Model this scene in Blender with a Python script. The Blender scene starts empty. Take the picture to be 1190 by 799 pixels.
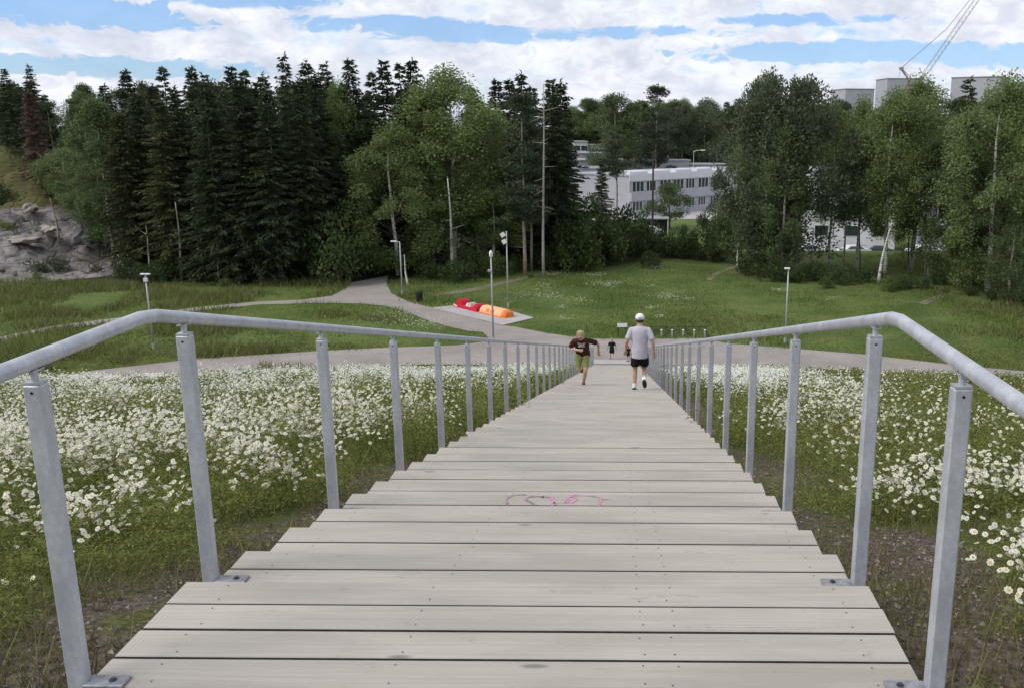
import bpy, bmesh, math, random
import numpy as np
from mathutils import Matrix, Vector, noise as mnoise
R = math.radians
S = bpy.context.scene
COL = S.collection

# ------------------------------------------------------------------ camera
F = 1063.0; PX, PY = 714.0, 400.0        # focal length and principal point, for a 1190 x 799 picture
CAMZ = 1.55
ROT = np.array([[0.9999566, -0.00376947, 0.00852041],
                [0.00915711, 0.22892765, -0.97340037],
                [0.00171865, 0.97343614, 0.22895223]])
cam_d = bpy.data.cameras.new('camera'); cam = bpy.data.objects.new('camera', cam_d); COL.objects.link(cam)
m4 = Matrix([[*ROT[i], 0.0] for i in range(3)] + [[0, 0, 0, 1]])
m4.translation = (0, 0, CAMZ); cam.matrix_world = m4
cam_d.sensor_fit = 'HORIZONTAL'; cam_d.sensor_width = 36.0; cam_d.lens = F / 1190 * 36
cam_d.shift_x = -(PX - 595) / 1190; cam_d.shift_y = (PY - 399.5) / 1190
cam_d.clip_start = 0.05; cam_d.clip_end = 6000
S.camera = cam

# ------------------------------------------------------------------ light and sky
SUN_EL, SUN_AZ = R(50), R(-112)           # azimuth measured from +Y towards +X
EXPOSURE = 0.70
w = bpy.data.worlds.new('World'); S.world = w; w.use_nodes = True
nt = w.node_tree; nt.nodes.clear(); N = nt.nodes.new; L = nt.links.new
def VM(op, a, b=None, scale=None):
    n = N('ShaderNodeVectorMath'); n.operation = op
    L(a, n.inputs[0])
    if b is not None:
        if hasattr(b, 'is_output'): L(b, n.inputs[1])
        else: n.inputs[1].default_value = b
    return n.outputs['Vector']
def MT(op, a, b=None, c=None, clamp=False):
    n = N('ShaderNodeMath'); n.operation = op; n.use_clamp = clamp
    for i, v in enumerate((a, b, c)):
        if v is None: continue
        if hasattr(v, 'is_output'): L(v, n.inputs[i])
        else: n.inputs[i].default_value = v
    return n.outputs[0]
def RAMP(x, *st):
    n = N('ShaderNodeValToRGB'); L(x, n.inputs[0]); e = n.color_ramp.elements
    while len(e) < len(st): e.new(0.5)
    for k, (p, c) in enumerate(st):
        e[k].position = p; e[k].color = (*c, 1) if hasattr(c, '__len__') else (c, c, c, 1)
    return n.outputs[0]
def SS(x, a, b):                         # smoothstep
    n = N('ShaderNodeMapRange'); n.interpolation_type = 'SMOOTHSTEP'
    L(x, n.inputs[0]); n.inputs[1].default_value = a; n.inputs[2].default_value = b
    n.inputs[3].default_value = 0; n.inputs[4].default_value = 1
    return n.outputs[0]
def NOI(v, scale, detail=6, rough=.55, dist=0.0):
    n = N('ShaderNodeTexNoise'); L(v, n.inputs['Vector']); n.inputs['Scale'].default_value = scale
    n.inputs['Detail'].default_value = detail; n.inputs['Roughness'].default_value = rough
    n.inputs['Distortion'].default_value = dist
    return n.outputs['Fac']
def MIX(f, a, b):
    n = N('ShaderNodeMix'); n.data_type = 'RGBA'
    if hasattr(f, 'is_output'): L(f, n.inputs[0])
    else: n.inputs[0].default_value = f
    for s, v in ((6, a), (7, b)):
        if hasattr(v, 'is_output'): L(v, n.inputs[s])
        else: n.inputs[s].default_value = (*v, 1)
    return n.outputs[2]
sky = N('ShaderNodeTexSky'); sky.sky_type = 'NISHITA'; sky.sun_disc = False
sky.sun_elevation = SUN_EL; sky.sun_rotation = SUN_AZ; sky.ozone_density = 2.0; sky.dust_density = .6
tc = N('ShaderNodeTexCoord'); d = tc.outputs['Generated']
sp = N('ShaderNodeSeparateXYZ'); L(d, sp.inputs[0]); dx, dy, dz = sp.outputs
az = MT('MULTIPLY', MT('ARCTAN2', dx, dy), 57.2958)          # degrees from +Y to +X
el = MT('MULTIPLY', MT('ARCSINE', dz), 57.2958)
cx = N('ShaderNodeCombineXYZ'); L(az, cx.inputs[0]); L(MT('MULTIPLY', el, 4.2), cx.inputs[1])
ang = cx.outputs[0]                                          # streaky cloud coordinates
cx2 = N('ShaderNodeCombineXYZ'); L(az, cx2.inputs[0]); L(MT('MULTIPLY', el, 1.5), cx2.inputs[1]); pf = cx2.outputs[0]
n1 = NOI(ang, .075, 8, .58, .6)
n2 = NOI(pf, .30, 9, .62, .5)
cx3 = N('ShaderNodeCombineXYZ'); L(az, cx3.inputs[0]); L(MT('MULTIPLY', el, 1.9), cx3.inputs[1]); n4 = NOI(cx3.outputs[0], .55, 8, .60, .7)
def blob(a0, e0, ra, re, amp):                               # a soft elliptical opening, in degrees of sky
    u = MT('DIVIDE', MT('SUBTRACT', az, a0), ra); v = MT('DIVIDE', MT('SUBTRACT', el, e0), re)
    q = MT('ADD', MT('MULTIPLY', u, u), MT('MULTIPLY', v, v))
    return MT('MULTIPLY', MT('SUBTRACT', 1, SS(MT('ADD', MT('ADD', q, MT('MULTIPLY', MT('SUBTRACT', n1, .5), 1.3)), MT('MULTIPLY', MT('SUBTRACT', n4, .5), 3.2)), 0.1, 1.3)), amp)
cover = MT('ADD', MT('MULTIPLY', n1, .9), MT('MULTIPLY', n2, .38))
opening = None
for b in [(-30, 5.75, 7, .85, .66), (-27, 3.15, 9, .62, .62), (-13, 6.0, 6, .35, .3), (-22, 6.9, 6, .5, .28), (-6, 5.6, 13, .42, .30), (12, 4.4, 10, .6, .42),
          (10.5, 6.2, 5, .35, .28), (-8, 5.2, 7, .3, .2), (22, 4.0, 6, .8, .3)]:
    o_ = blob(*b); opening = o_ if opening is None else MT('ADD', opening, o_)
cov = MT('SUBTRACT', cover, opening)
mask = MT('ADD', MT('MULTIPLY', SS(MT('ADD', cov, MT('MULTIPLY', MT('SUBTRACT', n4, .5), .45)), .34, .64), .88), .12)
shade = SS(MT('ADD', MT('MULTIPLY', NOI(pf, .22, 7, .6, .3), 1.0), MT('MULTIPLY', n1, .5)), .62, .98)
ccol = MIX(shade, (.80, .82, .86), (.50, .54, .64))
hi = SS(el, 9, 40)
ccol = MIX(MT('MULTIPLY', SS(n4, .46, .62), .45), ccol, (.50, .54, .66))
ccol = MIX(hi, ccol, (.56, .58, .63))
sky_t = VM('MULTIPLY', sky.outputs[0], (.62, .80, 1.12))
bs = N('ShaderNodeBackground'); L(sky_t, bs.inputs[0]); bs.inputs[1].default_value = .088
bc = N('ShaderNodeBackground'); L(ccol, bc.inputs[0]); bc.inputs[1].default_value = .77
mx = N('ShaderNodeMixShader'); L(mask, mx.inputs[0]); L(bs.outputs[0], mx.inputs[1]); L(bc.outputs[0], mx.inputs[2])
wo = N('ShaderNodeOutputWorld'); L(mx.outputs[0], wo.inputs[0])
sd = bpy.data.lights.new('sun', 'SUN'); sd.energy = 1.5; sd.angle = R(40); sd.color = (1, .95, .88)
sun = bpy.data.objects.new('sun', sd); COL.objects.link(sun)
sv = Vector((math.sin(SUN_AZ) * math.cos(SUN_EL), math.cos(SUN_AZ) * math.cos(SUN_EL), math.sin(SUN_EL)))
sun.rotation_euler = sv.to_track_quat('Z', 'Y').to_euler(); sun.location = (0, 0, 60)
vs = S.view_settings; vs.view_transform = 'Standard'; vs.look = 'None'; vs.gamma = 1; vs.exposure = EXPOSURE
vs.use_curve_mapping = False
S.cycles.max_bounces = 6; S.cycles.diffuse_bounces = 3; S.cycles.transparent_max_bounces = 6; S.cycles.use_denoising = True

# ------------------------------------------------------------------ helpers
def ray(px, py):
    c = np.array([px - PX, -(py - PY), -F]); return ROT @ c
def at_y(px, Y, py=330.0):               # world x under picture point (px, py) at distance Y
    r = ray(px, py); return r[0] / r[1] * Y
def on_z(px, py, z):                     # point of a level plane under a pixel
    r = ray(px, py); t = (z - CAMZ) / r[2]; return (r[0] * t, r[1] * t, z)
def z_at(py, Y, px=714):
    r = ray(px, py); return CAMZ + r[2] / r[1] * Y
class MB:
    def __init__(s): s.v = []; s.f = []; s.m = []
    def add(s, vs_, fs, mi=0):
        b = len(s.v); s.v += [tuple(p) for p in vs_]; s.f += [tuple(b + i for i in q) for q in fs]; s.m += [mi] * len(fs)
    def box(s, c, d, rz=0, mi=0, M=None, bev=0):
        x, y, z = [k / 2 for k in d]
        if bev:
            b = bev; pts = []
            prof = [(-x, -y + b), (-x + b, -y), (x - b, -y), (x, -y + b), (x, y - b), (x - b, y), (-x + b, y), (-x, y - b)]
            pts = [(p[0], p[1], -z) for p in prof] + [(p[0], p[1], z - b) for p in prof] + \
                  [(p[0] * (1 - b / x), p[1] * (1 - b / y), z) for p in prof]
            fs = [tuple(range(7, -1, -1)), tuple(range(16, 24))]
            for r_ in (0, 8): fs += [(r_ + i, r_ + (i + 1) % 8, r_ + 8 + (i + 1) % 8, r_ + 8 + i) for i in range(8)]
        else:
            pts = [(sx * x, sy * y, sz * z) for sz in (-1, 1) for sx, sy in ((-1, -1), (1, -1), (1, 1), (-1, 1))]
            fs = [(3, 2, 1, 0), (4, 5, 6, 7), (0, 1, 5, 4), (1, 2, 6, 5), (2, 3, 7, 6), (3, 0, 4, 7)]
        ca, sa = math.cos(rz), math.sin(rz); out = []
        for p in pts:
            q = (p[0] * ca - p[1] * sa, p[0] * sa + p[1] * ca, p[2])
            if M is not None: q = tuple(M @ Vector(q))
            out.append((q[0] + c[0], q[1] + c[1], q[2] + c[2]))
        s.add(out, fs, mi)
    def tube(s, pts, rad, n=8, mi=0, cap=True):
        pts = [Vector(p) for p in pts]
        if not hasattr(rad, '__len__'): rad = [rad] * len(pts)
        base = len(s.v); V = []; Fc = []
        for i, p in enumerate(pts):
            t = (pts[min(i + 1, len(pts) - 1)] - pts[max(i - 1, 0)]).normalized()
            u = t.cross(Vector((0, 0, 1)) if abs(t.z) < .95 else Vector((1, 0, 0))).normalized(); v = t.cross(u)
            for k in range(n):
                a = 2 * math.pi * k / n; V.append(p + (u * math.cos(a) + v * math.sin(a)) * rad[i])
        for i in range(len(pts) - 1):
            for k in range(n):
                Fc.append((i * n + k, i * n + (k + 1) % n, (i + 1) * n + (k + 1) % n, (i + 1) * n + k))
        if cap: Fc += [tuple(range(n - 1, -1, -1)), tuple(range((len(pts) - 1) * n, len(pts) * n))]
        s.add(V, Fc, mi)
    def loft(s, rings, n=16, mi=0):      # rings (x,y,z,rx,ry)
        V = []; Fc = []
        for (x, y, z, rx, ry) in rings:
            for k in range(n):
                a = 2 * math.pi * k / n; V.append((x + rx * math.cos(a), y + ry * math.sin(a), z))
        for i in range(len(rings) - 1):
            for k in range(n): Fc.append((i * n + k, i * n + (k + 1) % n, (i + 1) * n + (k + 1) % n, (i + 1) * n + k))
        Fc += [tuple(range(n - 1, -1, -1)), tuple(range((len(rings) - 1) * n, len(rings) * n))]
        s.add(V, Fc, mi)
    def mesh(s, name, mats, smooth=False):
        me = bpy.data.meshes.new(name); me.from_pydata([tuple(p) for p in s.v], [], s.f)
        for m_ in (mats if isinstance(mats, (list, tuple)) else [mats]): me.materials.append(m_)
        me.polygons.foreach_set('material_index', s.m)
        if smooth: me.polygons.foreach_set('use_smooth', [True] * len(me.polygons))
        me.update(); return me
    def build(s, name, mats, parent=None, smooth=False, loc=None):
        return link(name, s.mesh(name, mats, smooth), parent, loc)
def link(name, me, parent=None, loc=None):
    o = bpy.data.objects.new(name, me); COL.objects.link(o)
    if parent is not None: o.parent = parent
    if loc is not None: o.location = loc
    return o
def empty(name, loc=(0, 0, 0), rz=0):
    o = bpy.data.objects.new(name, None); COL.objects.link(o); o.location = loc; o.rotation_euler = (0, 0, rz)
    o.empty_display_size = .2; return o
def tag(o, label=None, cat=None, group=None, kind=None):
    for k, v in (('label', label), ('category', cat), ('group', group), ('kind', kind)):
        if v: o[k] = v
    return o
def kids(o): return [c for c in ALLK.get(o.name, [])]
def copy_tree(o, parent=None, deep=None):
    c = o.copy(); COL.objects.link(c)
    if parent is not None: c.parent = parent
    for ch in list(o.children): copy_tree(ch, c)
    return c
def tris_mesh(name, V, mat, per=3, mats_idx=None):
    """V: (n*per,3) array; every per consecutive verts is a face."""
    V = np.asarray(V, np.float32); n = len(V) // per
    me = bpy.data.meshes.new(name); me.vertices.add(n * per); me.vertices.foreach_set('co', V.ravel())
    me.loops.add(n * per); me.loops.foreach_set('vertex_index', np.arange(n * per, dtype=np.int32))
    me.polygons.add(n); me.polygons.foreach_set('loop_start', np.arange(n, dtype=np.int32) * per)
    me.polygons.foreach_set('loop_total', np.full(n, per, np.int32))
    for m_ in (mat if isinstance(mat, (list, tuple)) else [mat]): me.materials.append(m_)
    if mats_idx is not None: me.polygons.foreach_set('material_index', np.asarray(mats_idx, np.int32))
    me.update(calc_edges=True); return me

# materials -----------------------------------------------------------
def new_mat(name):
    global nt, N, L
    m = bpy.data.materials.new(name); m.use_nodes = True; nt = m.node_tree; nt.nodes.clear(); N = nt.nodes.new; L = nt.links.new
    return m
def finish(col, rough=.8, metal=0, bump=None, bstr=.3, bdist=.02, spec=.3, trans=0, tcol=None):
    b = N('ShaderNodeBsdfPrincipled')
    if hasattr(col, 'is_output'): L(col, b.inputs['Base Color'])
    else: b.inputs['Base Color'].default_value = (*col, 1)
    if hasattr(rough, 'is_output'): L(rough, b.inputs['Roughness'])
    else: b.inputs['Roughness'].default_value = rough
    b.inputs['Metallic'].default_value = metal; b.inputs['Specular IOR Level'].default_value = spec
    if bump is not None:
        n = N('ShaderNodeBump'); n.inputs['Strength'].default_value = bstr; n.inputs['Distance'].default_value = bdist
        L(bump, n.inputs['Height']); L(n.outputs[0], b.inputs['Normal'])
    sh = b.outputs[0]
    if trans:
        t = N('ShaderNodeBsdfTranslucent')
        if hasattr(col, 'is_output'): L(col, t.inputs[0])
        else: t.inputs[0].default_value = (*col, 1)
        x = N('ShaderNodeMixShader'); x.inputs[0].default_value = trans; L(sh, x.inputs[1]); L(t.outputs[0], x.inputs[2]); sh = x.outputs[0]
    o = N('ShaderNodeOutputMaterial'); L(sh, o.inputs[0])
def POS(obj=False):
    return N('ShaderNodeTexCoord').outputs['Object'] if obj else N('ShaderNodeNewGeometry').outputs['Position']
def OBJRAND(): return N('ShaderNodeObjectInfo').outputs['Random']
def ISL(): return N('ShaderNodeNewGeometry').outputs['Random Per Island']
def simple(name, col, rough=.7, metal=0, var=.12, scale=8, spec=.3, bstr=0):
    m = new_mat(name); p = POS(True)
    n = NOI(p, scale, 5); a = tuple(c * (1 - var) for c in col); b = tuple(min(1, c * (1 + var)) for c in col)
    finish(MIX(RAMP(n, (.35, 0), (.65, 1)), a, b), rough, metal, n if bstr else None, bstr, .01, spec)
    return m
def foliage(name, dark, light, trans=.25, scale=.9, objvar=.5, rough=.6):
    m = new_mat(name)
    n = NOI(POS(), scale, 3, .6)
    c = MIX(RAMP(MT('ADD', MT('MULTIPLY', n, .6), MT('MULTIPLY', ISL(), .4)), (.32, 0), (.68, 1)), dark, light)
    r_ = OBJRAND()
    k = MT('ADD', MT('MULTIPLY', r_, objvar), 1 - objvar / 2)
    c2 = VM('SCALE', c); L(k, c2.node.inputs['Scale'])
    finish(c2, rough, 0, None, spec=.25, trans=trans)
    return m
M = {}
M['spruce'] = foliage('spruce_needles', (.022, .038, .018), (.072, .100, .042), .2, .8, .5)
M['spruce2'] = foliage('olive_spruce_needles', (.040, .054, .020), (.115, .130, .048), .18, .8)
M['dead'] = foliage('dead_needles', (.085, .055, .040), (.20, .135, .105), .15, .8)
M['birch'] = foliage('birch_leaves', (.100, .150, .048), (.27, .345, .14), .48, .5, .25)
M['willow'] = foliage('willow_leaves', (.066, .096, .056), (.175, .210, .122), .42, .6)
M['aspen'] = foliage('dark_broadleaf', (.052, .086, .036), (.155, .205, .088), .42, .6)
M['pine'] = foliage('pine_needles', (.034, .055, .032), (.090, .115, .065), .15, .8)
M['bush'] = foliage('bush_leaves', (.034, .060, .022), (.095, .140, .048), .35, 1.1)
M['bushl'] = foliage('light_bush_leaves', (.085, .13, .035), (.17, .24, .07), .4, 1.1)
M['grass'] = foliage('grass_blades', (.090, .140, .030), (.24, .30, .085), .5, .35, .1)
M['weed'] = foliage('mayweed_foliage', (.075, .108, .026), (.36, .38, .11), .5, 2.6, .1)
M['drygrass'] = foliage('dry_grass_blades', (.13, .12, .05), (.27, .24, .12), .3, .6, .1)
M['bark'] = simple('spruce_bark', (.14, .115, .095), .9, var=.3, scale=5)
M['barkp'] = simple('pine_bark', (.30, .24, .19), .9, var=.25, scale=4)
M['barkg'] = simple('grey_bark', (.36, .33, .30), .9, var=.25, scale=4)
m = new_mat('birch_bark'); p = POS(True)
mp = VM('MULTIPLY', p, (1, 1, 5)); nb = NOI(mp, 1.6, 5, .7)
finish(MIX(RAMP(nb, (.40, 0), (.47, 1)), (.05, .045, .04), (.66, .64, .60)), .8); M['barkb'] = m
m = new_mat('petals'); finish((.78, .80, .76), .6, trans=.25); M['petal'] = m
m = new_mat('flower_centre'); finish((.62, .42, .03), .7); M['yolk'] = m
m = new_mat('cream_petals'); finish(MIX(ISL(), (.52, .53, .38), (.74, .76, .66)), .6, trans=.25); M['petalc'] = m
# galvanised steel
m = new_mat('galvanised_steel'); p = POS(True)
v_ = N('ShaderNodeTexVoronoi'); L(p, v_.inputs['Vector']); v_.inputs['Scale'].default_value = 60
ng = NOI(VM('MULTIPLY', p, (1, 1, .35)), 14, 6, .7)
c = MIX(MT('MULTIPLY', v_.outputs['Distance'], .5), MIX(RAMP(ng, (.35, 0), (.65, 1)), (.40, .42, .47), (.60, .62, .66)), (.34, .36, .41))
finish(c, MT('ADD', MT('MULTIPLY', ng, .25), .36), .35, spec=.5); M['steel'] = m
M['darksteel'] = simple('dark_bolt_steel', (.10, .10, .11), .5, .6)
# weathered, grey painted boards
def wood(name, a, b):
    m = new_mat(name); p = POS(True); oi = OBJRAND()
    sh = N('ShaderNodeCombineXYZ'); L(MT('MULTIPLY', oi, 37), sh.inputs[0]); L(MT('MULTIPLY', oi, 11), sh.inputs[1])
    q = VM('ADD', p, sh.outputs[0])
    gr = NOI(VM('MULTIPLY', q, (1.0, 42, 10)), 1.6, 6, .6, .35)
    bl = NOI(VM('MULTIPLY', q, (.7, 2.5, 1)), 1.6, 5, .55)
    st = NOI(VM('MULTIPLY', q, (2.2, 6.5, 1)), 3.0, 6, .7, .8)
    isl = ISL()
    kv = N('ShaderNodeTexVoronoi'); kv.inputs['Scale'].default_value = 1.0; L(VM('MULTIPLY', q, (1.5, 5.5, 1)), kv.inputs['Vector'])
    knot = MT('MULTIPLY', MT('SUBTRACT', 1, SS(kv.outputs['Distance'], .035, .085)), .75)
    crk = NOI(VM('MULTIPLY', q, (1.4, 60, 4)), 2.4, 3, .5, .2)
    c = MIX(RAMP(gr, (.30, 0), (.70, 1)), a, b)
    c = MIX(MT('MULTIPLY', RAMP(bl, (.42, 0), (.62, 1)), .55), c, tuple(x * .78 for x in a))
    c = MIX(MT('MULTIPLY', RAMP(st, (.60, 0), (.70, 1)), .40), c, tuple(x * .60 for x in a))
    c = MIX(knot, c, tuple(x * .42 for x in a)); c = MIX(MT('MULTIPLY', RAMP(crk, (.70, 0), (.74, 1)), .55), c, tuple(x * .35 for x in a))
    k = MT('ADD', MT('MULTIPLY', isl, .24), .84); c2 = VM('SCALE', c); L(k, c2.node.inputs['Scale'])
    finish(c2, .75, 0, gr, .22, .004, spec=.3); return m
M['wood'] = wood('weathered_boards', (.375, .348, .308), (.465, .432, .388))
M['woodd'] = simple('stringer_timber', (.07, .055, .045), .85, var=.2)
M['edge'] = simple('gap_shade_board_edges', (.07, .06, .05), .9, var=.3, scale=20)  # dark colour stands in for the shade inside the board gaps
M['plate'] = simple('aged_zinc_plate', (.26, .27, .29), .55, .3, var=.25, scale=40)
M['screw'] = simple('screw_heads', (.09, .08, .07), .6)
M['lampgrey'] = simple('lamp_post_grey', (.42, .44, .45), .5, .3)
M['lampwhite'] = simple('lamp_white_housing', (.74, .75, .75), .45)
M['darkwood'] = simple('dark_timber_pole', (.06, .05, .045), .9)
M['black'] = simple('black_plastic', (.018, .018, .02), .6)
def facade(name, col, var=.05): return simple(name, col, .8, var=var, scale=.5)
M['white'] = facade('white_render', (.42, .42, .47)); M['whiter'] = facade('white_trim', (.66, .67, .70))
M['roof'] = facade('pale_roof_felt', (.36, .37, .42), .08); M['greyw'] = facade('pale_grey_wall', (.46, .47, .49))
M['glass'] = simple('dark_window_glass', (.035, .04, .05), .12, spec=.6)
M['tower'] = facade('concrete_tower_wall', (.40, .41, .46)); M['tower2'] = facade('side_tower_wall', (.30, .30, .29))
M['crane'] = simple('crane_steel', (.32, .27, .27), .6)
# ------------------------------------------------------------------ terrain
G0 = -10.95
STAIR_X0, STAIR_X1 = -1.529, 0.868
Y0, TREAD, RISE, NT = 2.93, 0.48, 0.1160, 94
def sstep(x, a, b):
    t = np.clip((x - a) / (b - a), 0, 1); return t * t * (3 - 2 * t)
def vnoise(x, y, sc, seed=0):
    x = np.asarray(x, float) / sc + 71.3 * seed + 500; y = np.asarray(y, float) / sc + 19.7 * seed + 500
    xi = np.floor(x).astype(np.int64); yi = np.floor(y).astype(np.int64); fx = x - xi; fy = y - yi
    fx = fx * fx * (3 - 2 * fx); fy = fy * fy * (3 - 2 * fy)
    def h(i, j):
        n = (i * 374761393 + j * 668265263 + seed * 1442695041) & 0x7fffffff
        n = ((n ^ (n >> 13)) * 1274126177) & 0x7fffffff
        return ((n ^ (n >> 16)) & 0xffff) / 65535.0
    return (h(xi, yi) * (1 - fx) + h(xi + 1, yi) * fx) * (1 - fy) + (h(xi, yi + 1) * (1 - fx) + h(xi + 1, yi + 1) * fx) * fy
def fbm(x, y, sc, seed=0, o=4):
    s = 0; a = .5
    for k in range(o): s = s + a * vnoise(x, y, sc / 2 ** k, seed + k); a *= .5
    return s / (1 - .5 ** o)
def mound(x, y):
    return 9.6 * np.exp(-(((x + 68) / 17.5) ** 2 + ((y - 100) / 17.0) ** 2) / 1.6)
def H(x, y):
    x = np.asarray(x, float); y = np.asarray(y, float)
    rho = y + .0045 * x * x
    s = np.where(rho > Y0, -(RISE / TREAD) * (rho - Y0), 0) - .22
    s = s - .10 * sstep(np.abs(x), 8, 40)
    z = np.maximum(s, G0) + .10 * np.exp(-np.abs(s - G0) / .25) * 0
    z = np.where(y < 49, z, np.maximum(G0, np.where(y < 60, z, G0)))
    dip = -4.3 * sstep(y, 93, 128) * sstep(x, -30, -4)
    rise = 11.5 * sstep(y, 225, 330) + 2.0 * sstep(y, 330, 600)
    return z + dip + rise + mound(x, y)
def Hs(x, y): return float(H(x, y))
FX = np.array([-90, -50, -20, -8, 5, 12, 20, 33, 45, 80.]); FY = np.array([66, 70, 75, 83, 89, 86, 78, 68, 62, 50.])
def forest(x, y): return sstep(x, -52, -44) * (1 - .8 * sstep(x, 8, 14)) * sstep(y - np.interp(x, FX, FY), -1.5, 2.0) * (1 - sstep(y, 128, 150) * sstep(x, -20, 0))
def warp(n, lo, hi, c, k):
    a = np.arcsinh((lo - c) / k); b = np.arcsinh((hi - c) / k)
    return c + k * np.sinh(np.linspace(a, b, n))
gx = warp(330, -2500, 2500, 0, 3.5); gy = warp(420, -120, 3500, 4, 5.0)
GX, GY = np.meshgrid(gx, gy); GZ = H(GX, GY)
near = np.exp(-(np.hypot(GX, GY - 4) / 14) ** 2)
GZ = GZ + near * (.05 * (fbm(GX, GY, .9, 3) - .5) + .03 * (fbm(GX, GY, .25, 5) - .5))
GZ = GZ - 2.6 * sstep(mound(GX, GY), .5, 1.6)
V = np.stack([GX, GY, GZ], -1).reshape(-1, 3); nx, ny = len(gx), len(gy)
idx = np.arange(nx * ny).reshape(ny, nx)
Q = np.stack([idx[:-1, :-1], idx[:-1, 1:], idx[1:, 1:], idx[1:, :-1]], -1).reshape(-1, 4)
def grid_mesh(name, V, Q, mat):
    me = bpy.data.meshes.new(name); me.vertices.add(len(V)); me.vertices.foreach_set('co', V.astype(np.float32).ravel())
    me.loops.add(len(Q) * 4); me.loops.foreach_set('vertex_index', Q.astype(np.int32).ravel())
    me.polygons.add(len(Q)); me.polygons.foreach_set('loop_start', np.arange(len(Q), dtype=np.int32) * 4)
    me.polygons.foreach_set('loop_total', np.full(len(Q), 4, np.int32)); me.polygons.foreach_set('use_smooth', [True] * len(Q))
    me.materials.append(mat); me.update(calc_edges=True); return me
def dirt_mask(x, y):
    c = np.where(x < -.33, STAIR_X0 - x, x - STAIR_X1)          # distance outside the stair
    wob = fbm(x, y, 1.3, 11) - .5
    wid = np.where(x < -.33, .42, .62) + 1.5 * wob + .30 * np.exp(-np.maximum(y - 1, 0) / 2.5)
    return (1 - sstep(c, wid - .25, wid + .3)) * (y < 47)
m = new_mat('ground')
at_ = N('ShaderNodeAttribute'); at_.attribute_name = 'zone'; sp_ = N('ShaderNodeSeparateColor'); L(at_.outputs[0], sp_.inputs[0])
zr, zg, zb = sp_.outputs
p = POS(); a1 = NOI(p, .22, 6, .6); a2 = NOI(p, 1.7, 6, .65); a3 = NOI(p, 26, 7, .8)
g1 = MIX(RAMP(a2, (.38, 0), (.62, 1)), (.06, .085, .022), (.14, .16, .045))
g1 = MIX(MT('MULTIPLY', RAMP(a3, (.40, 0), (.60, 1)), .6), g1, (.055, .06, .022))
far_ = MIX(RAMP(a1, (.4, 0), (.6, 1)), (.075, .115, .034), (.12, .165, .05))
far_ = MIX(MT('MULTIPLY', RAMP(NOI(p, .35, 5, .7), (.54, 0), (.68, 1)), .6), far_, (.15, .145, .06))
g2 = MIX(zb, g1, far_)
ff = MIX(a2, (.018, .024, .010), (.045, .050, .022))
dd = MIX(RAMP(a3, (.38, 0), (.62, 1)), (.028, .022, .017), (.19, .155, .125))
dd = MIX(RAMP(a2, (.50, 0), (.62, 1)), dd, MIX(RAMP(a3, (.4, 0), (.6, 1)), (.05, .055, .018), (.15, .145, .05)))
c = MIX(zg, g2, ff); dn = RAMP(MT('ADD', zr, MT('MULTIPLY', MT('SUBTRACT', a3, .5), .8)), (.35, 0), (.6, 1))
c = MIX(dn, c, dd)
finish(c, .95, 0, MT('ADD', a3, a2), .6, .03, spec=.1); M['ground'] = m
gm = grid_mesh('ground', V, Q, M['ground'])
ca = gm.color_attributes.new('zone', 'FLOAT_COLOR', 'POINT')
vx, vy = V[:, 0], V[:, 1]
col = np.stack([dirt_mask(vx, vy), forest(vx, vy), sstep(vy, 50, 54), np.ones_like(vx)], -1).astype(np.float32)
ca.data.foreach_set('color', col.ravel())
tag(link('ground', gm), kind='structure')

# paths
m = new_mat('path_gravel'); p = POS(); n1_ = NOI(p, .5, 6, .6); n2_ = NOI(p, 9, 4, .7)
c = MIX(RAMP(n1_, (.35, 0), (.65, 1)), (.275, .250, .235), (.355, .325, .31)); c = MIX(MT('MULTIPLY', n2_, .35), c, (.20, .18, .165))
finish(c, .95, 0, n2_, .3, .01, spec=.1); M['gravel'] = m
M['pad'] = simple('pad_concrete', (.40, .38, .385), .9, var=.08, scale=.6)
M['trail'] = simple('trodden_soil', (.17, .16, .11), .95, var=.25, scale=.8)
def flat_poly(name, px, dz, mat, kind='structure'):
    pts = [on_z(x, y, G0 + dz) for x, y in px]
    me = bpy.data.meshes.new(name); me.from_pydata(pts, [], [tuple(range(len(pts)))]); me.materials.append(mat)
    bm = bmesh.new(); bm.from_mesh(me); bmesh.ops.triangulate(bm, faces=bm.faces[:], ngon_method='EAR_CLIP')
    bmesh.ops.recalc_face_normals(bm, faces=bm.faces[:])
    if bm.faces[0].normal.z < 0: bmesh.ops.reverse_faces(bm, faces=bm.faces[:])
    bm.to_mesh(me); bm.free()
    o = link(name, me); tag(o, kind=kind); return o
main_px = [(-150, 472), (0, 446.6), (110, 430), (224, 417), (300, 412), (380, 407), (450, 403.5), (530, 401), (572, 395.5), (582, 386), (640, 387.6), (663, 391), (691, 393.5),
           (726, 393.8), (819, 393), (845, 399), (900, 403), (1000, 411), (1101, 422.7), (1190, 431), (1340, 447),
           (1340, 478), (1190, 452.5), (1100, 443), (1000, 432), (900, 425), (800, 423), (752, 425), (745, 427), (690, 427), (684, 425), (600, 423.5), (500, 423), (400, 425), (300, 429), (200, 437), (100, 450), (0, 464), (-150, 496)]
flat_poly('gravel_path', main_px, .030, M['gravel'])
branch_px = [(571, 396), (561, 386), (545, 384.7), (523, 380), (500, 373), (470, 362), (448, 355.5), (420, 353), (380, 352), (340, 353), (300, 354), (227, 361.5), (131, 374.5), (60, 384), (0, 398), (-80, 414),
             (-80, 407), (0, 391.5), (60, 379), (131, 370), (227, 357.5), (300, 350.5), (350, 348.5), (385, 344), (401, 336), (413, 323), (425, 314), (440, 307.5),
             (458, 309), (452, 318), (449, 330), (455, 341), (475, 351), (502, 357.5), (540, 367), (583, 378), (600, 380), (640, 388), (655, 391)]
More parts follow.
